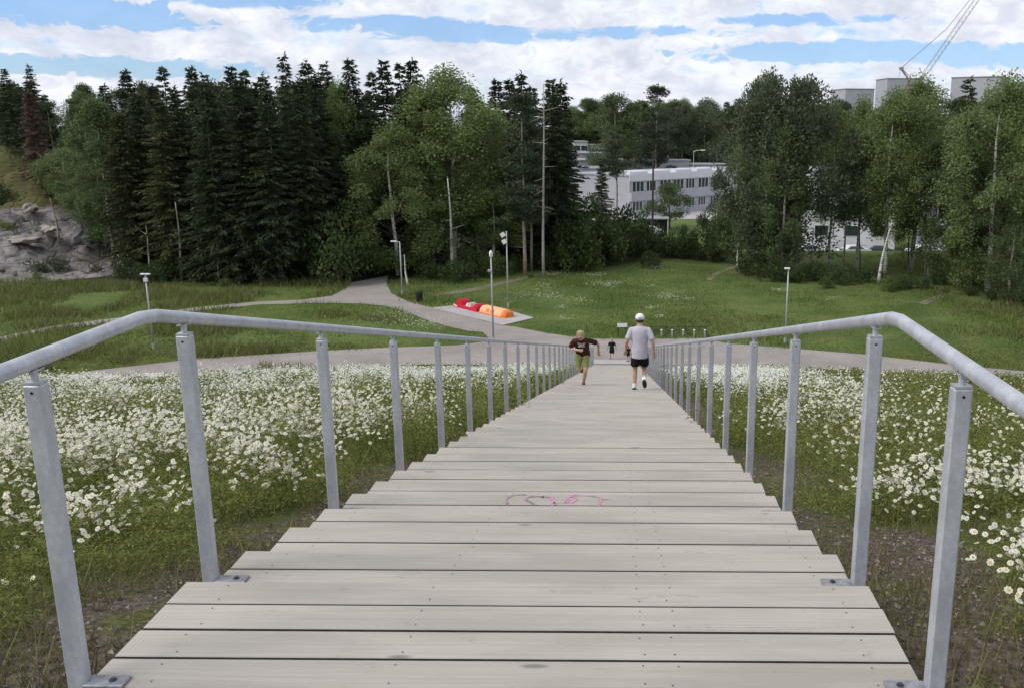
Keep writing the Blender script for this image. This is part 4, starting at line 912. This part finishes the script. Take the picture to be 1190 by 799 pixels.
# crane
cr = empty('crawler_crane', (float(at_y(1064, 400, 100)), 400, -10)); tag(cr, 'tall lattice boom crane standing behind the tower blocks', 'crane')
def wp(px, py, Y=400): return Vector((float(at_y(px, Y, py)), Y, z_at(py, Y, px))) - Vector(cr.location)
def lattice(mb, a, b, w0, n):
    dr = (b - a); sd_ = dr.cross(Vector((0, 1, 0))).normalized(); fw_ = Vector((0, 1, 0)); c4 = [(-1, -1), (1, -1), (1, 1), (-1, 1)]
    P = lambda t, k: a + dr * t + (sd_ * c4[k][0] + fw_ * c4[k][1]) * w0 * (1 if .08 < t < .93 else .55)
    for k in range(4): mb.tube([P(t, k) for t in (0, .09, .5, .92, 1)], .075, 4)
    for i in range(n):
        for k in range(4): mb.tube([P(i / n, k), P((i + 1) / n, (k + 1) % 4)], .04, 3); 
a, b = wp(1068, 96), wp(1172, -53)
mb = MB(); lattice(mb, a, b, .85, 26); mb.build('boom', M['crane'], cr)
mb = MB(); mb.tube([wp(1060, 98), wp(1047, 80)], .38, 6); mb.tube([wp(1064, 96), wp(1048, 80)], .15, 5); mb.box(tuple(wp(1047.5, 80)), (1.6, 1.2, 1.1)); mb.build('mast', M['crane'], cr)
mb = MB(); mb.tube([wp(1047, 79.5), wp(1100, 34)], .13, 4); mb.tube([wp(1100, 34), wp(1171, -55)], .12, 4); mb.tube([wp(1047, 80), wp(1040, 104)], .06, 4); mb.build('pendant_cable', M['crane'], cr)
mb = MB(); zc = float(a.z); mb.box((0, 0, zc - 2.5), (9, 5, 3.5)); mb.box((0, 0, (zc - 4.3) / 2 ), (3, 3, zc - 4.3)); mb.build('cab', M['crane'], cr)

# ------------------------------------------------------------------ cars and car port
def car(px, Y, rz, col, label, group=None):
    x = float(at_y(px, Y)); root = empty('parked_car', (x, Y, Hs(x, Y) + .02), rz); m = M[col]
    prof = [(-2.15, .35), (-2.2, .72), (-2.0, .92), (-1.35, 1.0), (-.75, 1.42), (.65, 1.44), (1.3, 1.02), (2.0, .90), (2.2, .62), (2.15, .32)]
    mb = MB(); V_ = [(p[0], -.86 if p[1] < 1.1 else -.68, p[1]) for p in prof] + [(p[0], .86 if p[1] < 1.1 else .68, p[1]) for p in prof]; n = len(prof)
    mb.add(V_, [tuple(range(n)), tuple(range(2 * n - 1, n - 1, -1))] + [(i, n + i, n + (i + 1) % n, (i + 1) % n) for i in range(n)]); mb.build('body', m, root)
    for s_ in (-1, 1):
        mb = MB(); mb.add([(-1.15, s_ * .885, 1.02), (1.1, s_ * .885, 1.04), (.6, s_ * .735, 1.37), (-.68, s_ * .735, 1.35)], [(0, 1, 2, 3)]); mb.build('side_window', M['glass'], root)
        for xx in (-1.35, 1.35):
            mb = MB(); mb.tube([(xx, s_ * .74, .33), (xx, s_ * .90, .33)], .33, 14); wl = mb.build('wheel', M['black'], root); mb = MB(); mb.tube([(xx, s_ * .90, .33), (xx, s_ * .915, .33)], .19, 10); mb.build('rim', M['lampgrey'], wl)
        mb = MB(); mb.box((2.185, s_ * .62, .68), (.06, .3, .14)); mb.build('headlight', M['lampwhite'], root)
    tag(root, label, 'car', group)
M['carw'] = simple('white_car_paint', (.72, .73, .74), .25, spec=.5, var=.03); M['carg'] = simple('grey_car_paint', (.10, .11, .13), .25, .3, spec=.5)
car(1070, 119, .1, 'carw', 'white parked car seen between the dark trunks, left of two'); car(1103, 121, .05, 'carw', 'white parked car seen between the dark trunks, right of two')
car(940, 122, .0, 'carw', 'white car behind the slim light pole in the right tree belt'); car(833, 170, .2, 'carw', 'white car right of the round dark tree, left of two'); car(847, 172, .2, 'carw', 'white car right of the round dark tree, right of two')
car(990, 120, .1, 'carw', 'white car just left of the leaning birch trunk')
car(1018, 122, 3.1, 'carg', 'dark car just behind the leaning birch trunk')
cp = empty('car_port', (float(at_y(758, 152)), 152, Hs(7, 152))); tag(cp, 'small dark car port in front of the lawn of the white building', 'car port')
mb = MB(); mb.box((0, 0, 2.5), (5.2, 3.2, .18)); mb.build('roof', M['lampgrey'], cp)
mb = MB(); mb.box((0, 1.5, 1.25), (5.0, .1, 2.3)); mb.build('back_wall', M['glass'], cp)
for sx in (-2.4, -.2, 2.4):
    mb = MB(); mb.box((sx, -1.45, 1.2), (.12, .12, 2.4)); mb.build('post', M['lampwhite'], cp)
car(754.5, 149, 0, 'carw', 'white car parked at the small dark car port')

# ------------------------------------------------------------------ lamps, poles, sign, bollards
def pole_at(px, Y): x = float(at_y(px, Y)); return x, Hs(x, Y)
def floodlight(mb, c, s_=1.0, aim=-1):
    mb.box(c, (.34 * s_, .22 * s_, .26 * s_), 0, 0, Matrix.Rotation(R(25 * aim), 3, 'Y'))
def mast(px, Y, ytop, kind, label, tilt=0):
    x, zg = pole_at(px, Y); hh = z_at(ytop, Y, px) - zg; root = empty('lamp_post', (x, Y, zg)); root.rotation_euler = (0, R(tilt), 0)
    mb = MB(); mb.tube([(0, 0, -.2), (0, 0, hh * .5), (0, 0, hh - .05)], [.062, .052, .040], 10); mb.build('pole', M['lampgrey'], root, smooth=True)
    mb = MB(); mb.tube([(0, 0, .0), (0, 0, .35)], .085, 10); mb.build('base_sleeve', M['lampgrey'], root)
    if kind == 'head':
        mb = MB(); mb.loft([(0, 0, hh - .42, .06, .06), (0, 0, hh - .36, .10, .10), (0, 0, hh - .16, .115, .115), (0, 0, hh - .06, .07, .07), (0, 0, hh, .02, .02)], 12); mb.build('lamp_head', M['lampwhite'], root)
        mb = MB(); mb.box((-.10, 0, hh - 1.2), (.22, .16, .12)); mb.build('sensor_box', M['lampgrey'], root)
    elif kind == 'flood':
        for dz_, o in ((-.30, -.26), (-.78, -.16)):
            mb = MB(); mb.box((o, -.05, hh + dz_), (.30, .20, .30), 0, 0, Matrix.Rotation(R(-30), 3, 'Y')); mb.tube([(0, 0, hh + dz_), (o, -.02, hh + dz_)], .022, 6); mb.build('floodlight', M['lampwhite'], root)
    elif kind == 'arm':
        mb = MB(); mb.tube([(0, 0, hh - .04), (-.30, 0, hh + .02)], .025, 6); mb.box((-.46, 0, hh + .03), (.46, .18, .08), bev=.02); mb.build('lamp_head', M['lampwhite'], root)
    elif kind == 'flat':
        mb = MB(); mb.box((-.07, 0, hh), (.32, .2, .08), bev=.02); mb.build('lamp_head', M['lampwhite'], root)
    elif kind == 'street':
        mb = MB(); mb.tube([(0, 0, hh - .3), (.5, 0, hh), (1.6, 0, hh + .05)], .05, 6); mb.box((2.0, 0, hh + .05), (.9, .35, .16), bev=.04); mb.build('lamp_head', M['lampwhite'], root)
    elif kind == 'double':
        for s_ in (-1, 1):
            mb = MB(); mb.box((s_ * .14, 0, hh - .03), (.26, .16, .08), bev=.02); mb.build('lamp_head', M['lampwhite'], root)
        mb = MB(); mb.box((0.02, -.06, hh - .35), (.2, .16, .2)); mb.build('sensor_box', M['lampwhite'], root)
    tag(root, label, 'lamp post'); return root
mast(170, 51.5, 318, 'double', 'pale lamp post beside the near gravel path, left of the stairway')
mast(571.5, 53.5, 291, 'head', 'slim lamp post with a white head where the forest path joins the gravel path')
mast(590, 64.5, 268, 'flood', 'tall pole with two floodlights right behind the orange climbing block')
mast(467, 69.5, 281, 'arm', 'lamp post with a short arm where the path enters the forest')
mast(915.5, 53.5, 312, 'flat', 'lamp post beside the gravel path right of the stairway')
mast(803, 205, 175, 'street', 'street lamp with a long arm behind the roof of the white building')
mast(942, 80, 266, 'flat', 'slim light pole in front of the right hand tree belt')
x, zg = pole_at(757.5, 140); up = empty('utility_pole', (x, 140, zg)); hh = z_at(176, 140, 757) - zg
mb = MB(); mb.tube([(0, 0, -.2), (0, 0, hh)], [.17, .12], 8); mb.build('pole', M['darkwood'], up); mb = MB(); mb.box((0, 0, hh - .3), (.5, .25, .5)); mb.build('transformer_box', M['darkwood'], up); tag(up, 'dark wooden utility pole in front of the white building', 'utility pole')
# bin beside the forest path
bx, by, bz = on_z(487, 351.5, G0); root = empty('litter_bin', (bx, by, bz)); tag(root, 'small black litter bin at the edge of the forest path', 'bin')
mb = MB(); mb.loft([(0, 0, .05, .20, .20), (0, 0, .62, .24, .24), (0, 0, .66, .20, .20)], 12); mb.build('body', M['black'], root)
mb = MB(); mb.loft([(0, 0, .70, .25, .25), (0, 0, .76, .23, .23), (0, 0, .82, .08, .08)], 12); mb.build('lid', M['black'], root)
mb = MB(); mb.tube([(.27, 0, 0), (.27, 0, .95)], .03, 6); mb.build('post', M['black'], root)
# info board
sx_, sy_, sz_ = on_z(723, 391.5, G0); root = empty('information_board', (sx_, sy_, sz_)); tag(root, 'small tilted information board on two dark legs at the far side of the gravel path', 'sign')
for s_ in (-1, 1):
    mb = MB(); mb.box((s_ * .24, 0, .33), (.05, .05, .66)); mb.build('leg', M['black'], root)
mb = MB(); mb.box((0, 0, .74), (.62, .03, .26), 0, 0, Matrix.Rotation(R(-35), 3, 'X')); pn = mb.build('panel', M['lampgrey'], root)
# bollards and low fence
for i, px in enumerate((768.5, 781, 793.5, 806.5, 819)):
    q = on_z(px, 391.8, G0); root = empty('bollard', q); tag(root, f'pale bollard at the far side of the gravel path, {ORD[i]} of five from left', 'bollard', 'bollards beside the gravel path')
    mb = MB(); mb.box((0, 0, .22), (.10, .10, .44), bev=.01); mb.build('post', M['lampgrey'], root); mb = MB(); mb.box((0, 0, .462), (.13, .13, .04), bev=.01); mb.build('cap', M['lampwhite'], root)
fp = on_z(790, 389.5, G0); root = empty('low_fence', fp); tag(root, 'thin dark rail fence behind the pale bollards', 'fence')
for zz in (.30, .52):
    mb = MB(); mb.tube([(-1.7, 0, zz), (1.7, .1, zz)], .012, 5); mb.build('rail', M['black'], root)
for k in range(9):
    mb = MB(); mb.box((-1.6 + .4 * k, .05 + .006 * k, .28), (.025, .025, .56)); mb.build('post', M['black'], root)
# climbing blocks
M['red'] = simple('red_rubber', (.52, .018, .040), .55, var=.12, scale=3); M['orange'] = simple('orange_rubber', (.78, .22, .045), .55, var=.10, scale=3)
M['peach'] = simple('pale_orange_rubber', (.82, .45, .25), .6, var=.1, scale=3); M['pinkr'] = simple('pale_pink_rubber', (.72, .50, .50), .6, var=.1, scale=3)
a = Vector(on_z(533, 357, G0)); b = Vector(on_z(559.5, 363.5, G0)); c = (a + b) / 2; ang_ = math.atan2(b.y - a.y, b.x - a.x); Lr = (b - a).length
root = empty('climbing_block', c + Vector((0, .35, .04)), ang_); tag(root, 'red play sculpture with raised seat back and pale panels on the paved pad', 'play sculpture'); root.scale = (1, 1, .74)
def hull(mb, prof, w0, w1, mi=0):        # side outline extruded across, narrower at the top
    n = len(prof); zm = max(p[1] for p in prof); f = lambda p: (w0 + (w1 - w0) * p[1] / zm) / 2
    V_ = [(p[0], -f(p), p[1]) for p in prof] + [(p[0], f(p), p[1]) for p in prof]
    mb.add(V_, [tuple(range(n)), tuple(range(2 * n - 1, n - 1, -1))] + [(i, n + i, n + (i + 1) % n, (i + 1) % n) for i in range(n)], mi)
def arc(cx_, r_, z0, h_, n=8): return [(cx_ - r_ * math.cos(math.pi * i / n), z0 + h_ * math.sin(math.pi * i / n)) for i in range(n + 1)]
mb = MB(); hull(mb, [(-Lr / 2, 0), (-Lr / 2 - .12, .25), (-Lr / 2 + .1, .34), (-.1, .26), (Lr / 2 - .5, .30), (Lr / 2 - .05, .42), (Lr / 2 + .02, .2), (Lr / 2 - .05, 0)], 1.0, .9); mb.build('base', M['red'], root)
mb = MB(); hull(mb, [(p[0], p[1]) for p in arc(-Lr / 2 + .48, .36, .30, .52)], .7, .6); mb.build('seat_back', M['red'], root)
mb = MB(); hull(mb, [(-.12, .27), (-.02, .56), (.14, .58), (.20, .27)], .8, .6); mb.build('pale_panel', M['whiter'], root)
mb = MB(); hull(mb, [(.24, .27), (.32, .50), (.44, .52), (.50, .27)], .82, .62); mb.build('pale_panel', M['pinkr'], root)
mb = MB(); hull(mb, arc(Lr / 2 - .28, .26, .28, .40), .8, .6); mb.build('end_hump', M['red'], root)
mb = MB(); mb.tube([(-Lr / 2 - .05, -.40, .22), (-Lr / 2 + .5, -.52, .06)], .09, 8); mb.build('front_roll', M['pinkr'], root)
a = Vector(on_z(562, 364, G0)); b = Vector(on_z(591, 371, G0)); c = (a + b) / 2; ang_ = math.atan2(b.y - a.y, b.x - a.x); Lo = (b - a).length
root = empty('climbing_block', c + Vector((0, .38, .04)), ang_); tag(root, 'orange rounded play sculpture with darker end beside the red one', 'play sculpture'); root.scale = (1, 1, .72)
mb = MB(); prof = [(-.5, 0), (-.47, .30), (-.36, .55), (-.18, .68), (.18, .68), (.36, .55), (.47, .30), (.5, 0)]; n = len(prof)
rings_x = [-Lo / 2, -Lo / 2 + .12, Lo / 2 - .32]
V_ = []
for j, xx in enumerate(rings_x): V_ += [(xx, p[0] * (1 if j else .86), p[1] * (1 if j else .80)) for p in prof]
mb.add(V_, [tuple(range(n))] + [(j * n + i, j * n + (i + 1) % n, (j + 1) * n + (i + 1) % n, (j + 1) * n + i) for j in range(2) for i in range(n)]); mb.build('body', M['peach'], root)
mb = MB(); V_ = []
for xx, k_ in ((Lo / 2 - .318, 1.0), (Lo / 2 - .1, .96), (Lo / 2 + .04, .72)): V_ += [(xx, p[0] * k_, p[1] * k_) for p in prof]
mb.add(V_, [(j * n + i, j * n + (i + 1) % n, (j + 1) * n + (i + 1) % n, (j + 1) * n + i) for j in range(2) for i in range(n)] + [tuple(range(3 * n - 1, 2 * n - 1, -1))]); mb.build('end_cap', M['orange'], root)
for xx in (-.45, .1):
    mb = MB(); mb.loft([(xx, -.478, .26, .17, .03), (xx, -.45, .44, .20, .03), (xx, -.37, .57, .12, .03)], 10); mb.build('hand_hold', M['orange'], root)
mb = MB(); mb.box((-.1, -.53, .05), (Lo * .9, .06, .10)); mb.build('skirting', M['orange'], root)

# ------------------------------------------------------------------ people
M['skin'] = simple('skin', (.50, .30, .22), .6, var=.06); M['skin2'] = simple('lightly_tanned_skin', (.56, .36, .27), .6, var=.06); M['eye'] = simple('eyes', (.03, .02, .02), .3)
M['maroon'] = simple('maroon_cotton', (.055, .018, .018), .9, var=.2, scale=14); M['lavender'] = simple('lavender_grey_cotton', (.50, .48, .55), .9, var=.06, scale=14); M['cream'] = simple('shirt_print', (.55, .50, .46), .9)
M['blackc'] = simple('black_cotton', (.012, .012, .014), .9, var=.2, scale=14); M['lime'] = simple('lime_leggings', (.27, .31, .09), .85, var=.12, scale=14); M['whitec'] = simple('white_cotton', (.78, .78, .79), .85, var=.05)
M['blond'] = simple('blond_hair', (.40, .31, .19), .8, var=.2, scale=30); M['brownh'] = simple('brown_hair', (.07, .045, .03), .8, var=.2, scale=30); M['shoe'] = simple('brown_shoes', (.10, .07, .055), .7); M['shoeb'] = simple('black_shoes', (.02, .02, .02), .6)
def skin_build(name, verts, edges, radii, mats, parent, sub=2, extra=None, root=0):
    me = bpy.data.meshes.new(name); me.from_pydata([tuple(v) for v in verts], edges, []); o = bpy.data.objects.new(name, me); COL.objects.link(o)
    sk = o.modifiers.new('skin', 'SKIN'); sk.use_smooth_shade = True; sk.branch_smoothing = .4
    lay = me.skin_vertices[0].data
    for i, r_ in enumerate(radii): lay[i].radius = (r_, r_) if not hasattr(r_, '__len__') else r_; lay[i].use_root = (i == root)
    sb = o.modifiers.new('sub', 'SUBSURF'); sb.levels = sub; sb.render_levels = sub
    dg = bpy.context.evaluated_depsgraph_get(); dg.update(); m2 = bpy.data.meshes.new_from_object(o.evaluated_get(dg)); bpy.data.objects.remove(o); bpy.data.meshes.remove(me)
    m2.name = name; m2.materials.clear()
    for m_ in (mats if isinstance(mats, list) else [mats]): m2.materials.append(m_)
    if extra is not None:
        bm = bmesh.new(); bm.from_mesh(m2)
        for (c, r3, mi) in extra:
            g = bmesh.ops.create_icosphere(bm, subdivisions=2, radius=1)
            for v in g['verts']: v.co = Vector((v.co.x * r3[0] + c[0], v.co.y * r3[1] + c[1], v.co.z * r3[2] + c[2]))
            for f in {f for v in g['verts'] for f in v.link_faces}: f.material_index = mi; f.smooth = True
        bm.to_mesh(m2); bm.free()
    return link(name, m2, parent)
def fused(name, mb, mat, parent):
    me = mb.mesh(name, mat, True); o = bpy.data.objects.new(name, me); COL.objects.link(o)
    rm = o.modifiers.new('r', 'REMESH'); rm.mode = 'VOXEL'; rm.voxel_size = .012; rm.use_smooth_shade = True
    sm_ = o.modifiers.new('s', 'SMOOTH'); sm_.factor = .6; sm_.iterations = 7
    dg = bpy.context.evaluated_depsgraph_get(); dg.update(); m2 = bpy.data.meshes.new_from_object(o.evaluated_get(dg)); bpy.data.objects.remove(o)
    m2.name = name; m2.materials.clear(); m2.materials.append(mat); return link(name, m2, parent)
def person(loc, rz, s_, J, label, skin, shirt, shorts, shoes, hair, cap=None, long_shirt=0, leggings=None, print_=False, socks=None):
    """J: joint positions in metres for a 1.75 m figure facing +Y."""
    root = empty('person', loc, rz); root.scale = (s_, s_, s_); tag(root, label, 'person')
    V_, E_, Rr = [], [], []
    def ad(p, r_, link_to=None):
        V_.append(Vector(p)); Rr.append(r_); i = len(V_) - 1
        if link_to is not None: E_.append((link_to, i))
        return i
    pel = ad(J['pelvis'], .125); wa = ad(J['waist'], .115, pel); ch = ad(J['chest'], .135, wa); nb = ad(J['neck'], .065, ch)
    hb = ad(J['head'] - Vector((0, -.01, .075)), .066, nb); hc = ad(J['head'], .086, hb); ht = ad(J['head'] + Vector((0, -.01, .065)), .070, hc)
    for sd_ in ('L', 'R'):
        q = -1 if sd_ == 'L' else 1
        sh = ad(J['sh' + sd_], .062, ch); e = ad(J['el' + sd_], .042, sh); wv = ad(J['wr' + sd_], .028, e)
        dr = (J['wr' + sd_] - J['el' + sd_]).normalized(); pal = ad(J['wr' + sd_] + dr * .06, .030, wv)
        sdv = dr.cross(Vector((0, 1, 0)) if abs(dr.y) < .8 else Vector((0, 0, 1))).normalized(); cu = dr.cross(sdv).normalized()
        for k in range(4):
            o_ = sdv * (k - 1.5) * .019; l_ = (.070, .080, .076, .060)[k]
            f1 = ad(J['wr' + sd_] + dr * .105 + o_, .0095, pal); f2 = ad(J['wr' + sd_] + dr * (.105 + l_ * .55) + o_ + cu * .010, .0085, f1); ad(J['wr' + sd_] + dr * (.105 + l_) + o_ + cu * .030, .007, f2)
        t1 = ad(J['wr' + sd_] + dr * .05 + sdv * .038 + cu * .012, .011, wv); ad(J['wr' + sd_] + dr * .095 + sdv * .050 + cu * .024, .009, t1)
        h_ = ad(J['hip' + sd_], .095, pel); kn = ad(J['kn' + sd_], .058, h_); cf = ad(J['kn' + sd_].lerp(J['an' + sd_], .35) , .056, kn); an = ad(J['an' + sd_], .036, cf)
        f_ = ad(J['toe' + sd_], .030, an)
    hd = J['head']; fy = J.get('face', Vector((0, 1, 0))); sx = fy.cross(Vector((0, 0, 1))).normalized(); ex = []
    ex.append((hd + fy * .098 - Vector((0, 0, .022)), (.014, .018, .022), 0))
    for q in (-1, 1):
        ex.append((hd + fy * .080 + sx * q * .032 + Vector((0, 0, .005)), (.013, .010, .008), 1)); ex.append((hd + sx * q * .088 - Vector((0, 0, .012)), (.012, .018, .030), 0))
    ex.append((hd + fy * .082 - Vector((0, 0, .055)), (.024, .010, .006), 2))
    skin_build('body', V_, E_, Rr, [M[skin], M['eye'], M['maroon']], root, 2, ex)
    # shirt
    pe, ws, c_, nk = J['pelvis'], J['waist'], J['chest'], J['neck']; mb = MB()
    hem = pe + (pe - ws).normalized() * (long_shirt + .02)
    swd = (J['shR'] - J['shL']).length / 2
    mb.loft([(hem.x, hem.y, hem.z, .185, .15), (pe.x, pe.y, pe.z, .185, .15), (ws.x, ws.y, ws.z, .172, .135), (c_.x, c_.y, c_.z, .195, .142), (c_.lerp(nk, .45).x, c_.lerp(nk, .45).y, c_.lerp(nk, .45).z, swd * 1.0, .128), (c_.lerp(nk, .68).x, c_.lerp(nk, .68).y, c_.lerp(nk, .68).z, swd * .93, .112),
             (c_.lerp(nk, .86).x, c_.lerp(nk, .86).y, c_.lerp(nk, .86).z, swd * .66, .092), (nk.x, nk.y, nk.z + .005, .075, .078)], 20)
    for sd_ in ('L', 'R'):
        a_, e_ = J['sh' + sd_], J['el' + sd_]; mid = a_.lerp(e_, .80); up_ = (a_ - e_).normalized(); mb.tube([a_ + up_ * .065, a_ + up_ * .05, a_ + up_ * .02, a_.lerp(e_, .15), a_.lerp(e_, .5), mid], [.015, .040, .058, .066, .068, .068], 14)
    for sd_ in ('L', 'R'):
        a_ = J['sh' + sd_]; i_ = a_.lerp(c_.lerp(nk, .5), .55); mb.tube([i_, a_.lerp(i_, .3)], [.085, .068], 12)
    sh_ = fused('shirt', mb, M[shirt], root)
    if print_:
        mb = MB(); f = c_ + Vector((0, .150, -.02))
        for i, (w_, z_) in enumerate(((.20, .05), (.13, .01), (.17, -.03))): mb.box((f.x, f.y - .004 * i, f.z + z_), (w_, .012, .022))
        mb.build('shirt_print', M['cream'], sh_)
    if leggings:
        for sd_ in ('L', 'R'): pass
        mb = MB(); 
        for sd_ in ('L', 'R'):
            a_, k_ = J['hip' + sd_], J['kn' + sd_]; mb.tube([a_ + Vector((0, 0, .06)), a_, a_.lerp(k_, .4), a_.lerp(k_, .78)], [.085, .096, .086, .070], 14)
        fused('leggings', mb, M[leggings], root)
    if shorts:
        mb = MB(); mb.loft([(pe.x, pe.y, pe.z - .12, .165, .135), (pe.x, pe.y, pe.z + .02, .155, .125)], 18)
        for sd_ in ('L', 'R'):
            a_, k_ = J['hip' + sd_], J['kn' + sd_]; L_ = .52 if leggings else .80; mb.tube([a_ + Vector((0, 0, .03)), a_.lerp(k_, .1), a_.lerp(k_, L_ * .6), a_.lerp(k_, L_)], [.088, .100, .104, .106], 14)
        fused('shorts', mb, M[shorts], root)
    for sd_ in ('L', 'R'):
        an, to = J['an' + sd_], J['toe' + sd_]; dr = (to - an); fl = Vector((dr.x, dr.y, dr.z * .8)).normalized(); mb = MB()
        heel = an - fl * .07 - Vector((0, 0, .030)); tip = to + fl * .055
        mb.tube([heel, heel + fl * .05, an.lerp(to, .5) - Vector((0, 0, .012)), to, tip], [.034, .048, .050, .045, .026], 10); so = mb.build('shoe', M[shoes], root, smooth=True)
        if socks:
            mb = MB(); up_ = (J['kn' + sd_] - an).normalized(); mb.tube([an - up_ * .01, an + up_ * .10], [.046, .050], 10); mb.build('sock', M[socks], so)
    if cap:
        mb = MB(); mb.loft([(hd.x, hd.y, hd.z + .005, .102, .112), (hd.x, hd.y, hd.z + .05, .101, .110), (hd.x, hd.y, hd.z + .095, .082, .090), (hd.x, hd.y, hd.z + .12, .045, .05), (hd.x, hd.y, hd.z + .127, .01, .01)], 18)
        b_ = hd + fy * .15 + Vector((0, 0, .02)); mb.loft([(b_.x, b_.y, b_.z - .006, .075, .075), (b_.x, b_.y, b_.z + .006, .07, .07)], 14); cp_ = mb.build('cap', M[cap], root, smooth=True)
        bk = hd - fy * .112; mb = MB(); mb.box((bk.x, bk.y - .001, bk.z + .045), (.052, .006, .034)); mb.build('cap_emblem', M['lampgrey'], cp_)
        mb = MB(); mb.loft([(hd.x, hd.y - .012, hd.z - .055, .080, .084), (hd.x, hd.y - .008, hd.z, .094, .100), (hd.x, hd.y, hd.z + .02, .092, .10)], 16); mb.build('hair', M[hair], root, smooth=True)
    else:
        o_ = hd - fy * .020 + Vector((0, 0, .030)); mb = MB(); mb.loft([(o_.x, o_.y - .0 , o_.z - .06, .080, .075), (o_.x, o_.y, o_.z - .01, .097, .092), (o_.x, o_.y, o_.z + .045, .090, .092), (o_.x, o_.y, o_.z + .078, .055, .06), (o_.x, o_.y, o_.z + .088, .01, .01)], 18); mb.build('hair', M[hair], root, smooth=True)
    return root
def joints(**k):
    d_ = dict(pelvis=(0, 0, .96), waist=(0, 0, 1.10), chest=(0, .01, 1.30), neck=(0, .0, 1.475), head=(0, .02, 1.625), shL=(-.185, 0, 1.40), shR=(.185, 0, 1.40), elL=(-.25, -.03, 1.13), elR=(.25, -.03, 1.13), wrL=(-.26, .06, .90), wrR=(.26, .06, .90),
              hipL=(-.095, 0, .90), hipR=(.095, 0, .90), knL=(-.10, .03, .49), knR=(.10, .03, .49), anL=(-.10, 0, .085), anR=(.10, 0, .085), toeL=(-.11, .14, .045), toeR=(.11, .14, .045))
    d_.update(k); return {a_: Vector(b_) for a_, b_ in d_.items()}
# man in the white cap, walking down
k_ = 33; ym = Y0 + TREAD * k_ - .22
xm = float(at_y(744, ym))
person((xm, ym, -RISE * k_), R(-2), .95, joints(knL=(-.10, .10, .50), anL=(-.11, .0, .085), toeL=(-.12, .14, .045), knR=(.11, .20, .50), anR=(.11, -.10, .27), toeR=(.12, -.03, .145), wrL=(-.31, .10, .93), elL=(-.28, -.04, 1.14), elR=(.29, -.06, 1.14), wrR=(.31, -.02, .90), head=(0, .05, 1.62), shL=(-.19, 0, 1.39), shR=(.19, 0, 1.39)),
       'man seen from behind in white cap, lavender grey T-shirt and black shorts on the stairs', 'skin', 'lavender', 'blackc', 'shoeb', 'brownh', cap='whitec', long_shirt=.17, socks='whitec')
k_ = 38; yr = Y0 + TREAD * k_ - .14; xr_ = float(at_y(676, yr))
person((xr_, yr, -RISE * k_), R(180), .94, joints(pelvis=(-.02, .0, .86), waist=(-.01, .08, .98), chest=(0, .19, 1.15), neck=(.01, .30, 1.285), head=(.02, .40, 1.40), shL=(-.185, .25, 1.23), shR=(.19, .22, 1.21), elR=(.30, .16, 1.00), wrR=(.10, .36, 1.02), elL=(-.40, .08, 1.12), wrL=(-.42, -.02, .90),
       hipL=(-.10, 0, .80), hipR=(.09, 0, .80), knL=(-.09, .17, .44), anL=(-.03, .0, .085), toeL=(-.03, .14, .045), knR=(.08, .04, .42), anR=(.03, -.34, .40), toeR=(.03, -.40, .28)),
       'runner leaning forward up the stairs in dark maroon T-shirt and lime leggings, arms swinging', 'skin2', 'maroon', None, 'shoe', 'blond', leggings='lime', print_=True, long_shirt=.10)
pc = on_z(711, 418, G0 + .03)
person(pc, R(5), .70, joints(knL=(-.10, .12, .50), anL=(-.10, .22, .10), toeL=(-.11, .34, .07), knR=(.10, -.02, .48), anR=(.10, -.20, .10), toeR=(.10, -.08, .05), elL=(-.30, -.04, 1.14), elR=(.30, -.04, 1.14), wrL=(-.33, .06, .93), wrR=(.33, .06, .93)),
       'child in a black T-shirt and black shorts walking away on the gravel path', 'skin2', 'blackc', 'blackc', 'shoe', 'blond', long_shirt=.20)
pt_ = (float(at_y(730.5, ENDY + .62)), ENDY + .62, -10.849)
person(pt_, R(20), .50, joints(elL=(-.28, -.04, 1.14), elR=(.28, -.04, 1.14)), 'small child dressed in black at the foot of the stairs, half hidden by the man', 'skin', 'blackc', 'blackc', 'shoeb', 'brownh', leggings='blackc', long_shirt=.1)
# twig lying on the steps
zt_ = -RISE * 2 + .004
mb = MB(); q = [on_z(*p, zt_) for p in ((213, 688), (218, 691), (222, 700), (229, 701))]; mb.tube(q, .0018, 5); q = [on_z(*p, zt_) for p in ((222, 687), (228, 693), (229, 701))]; mb.tube(q, .0015, 5)
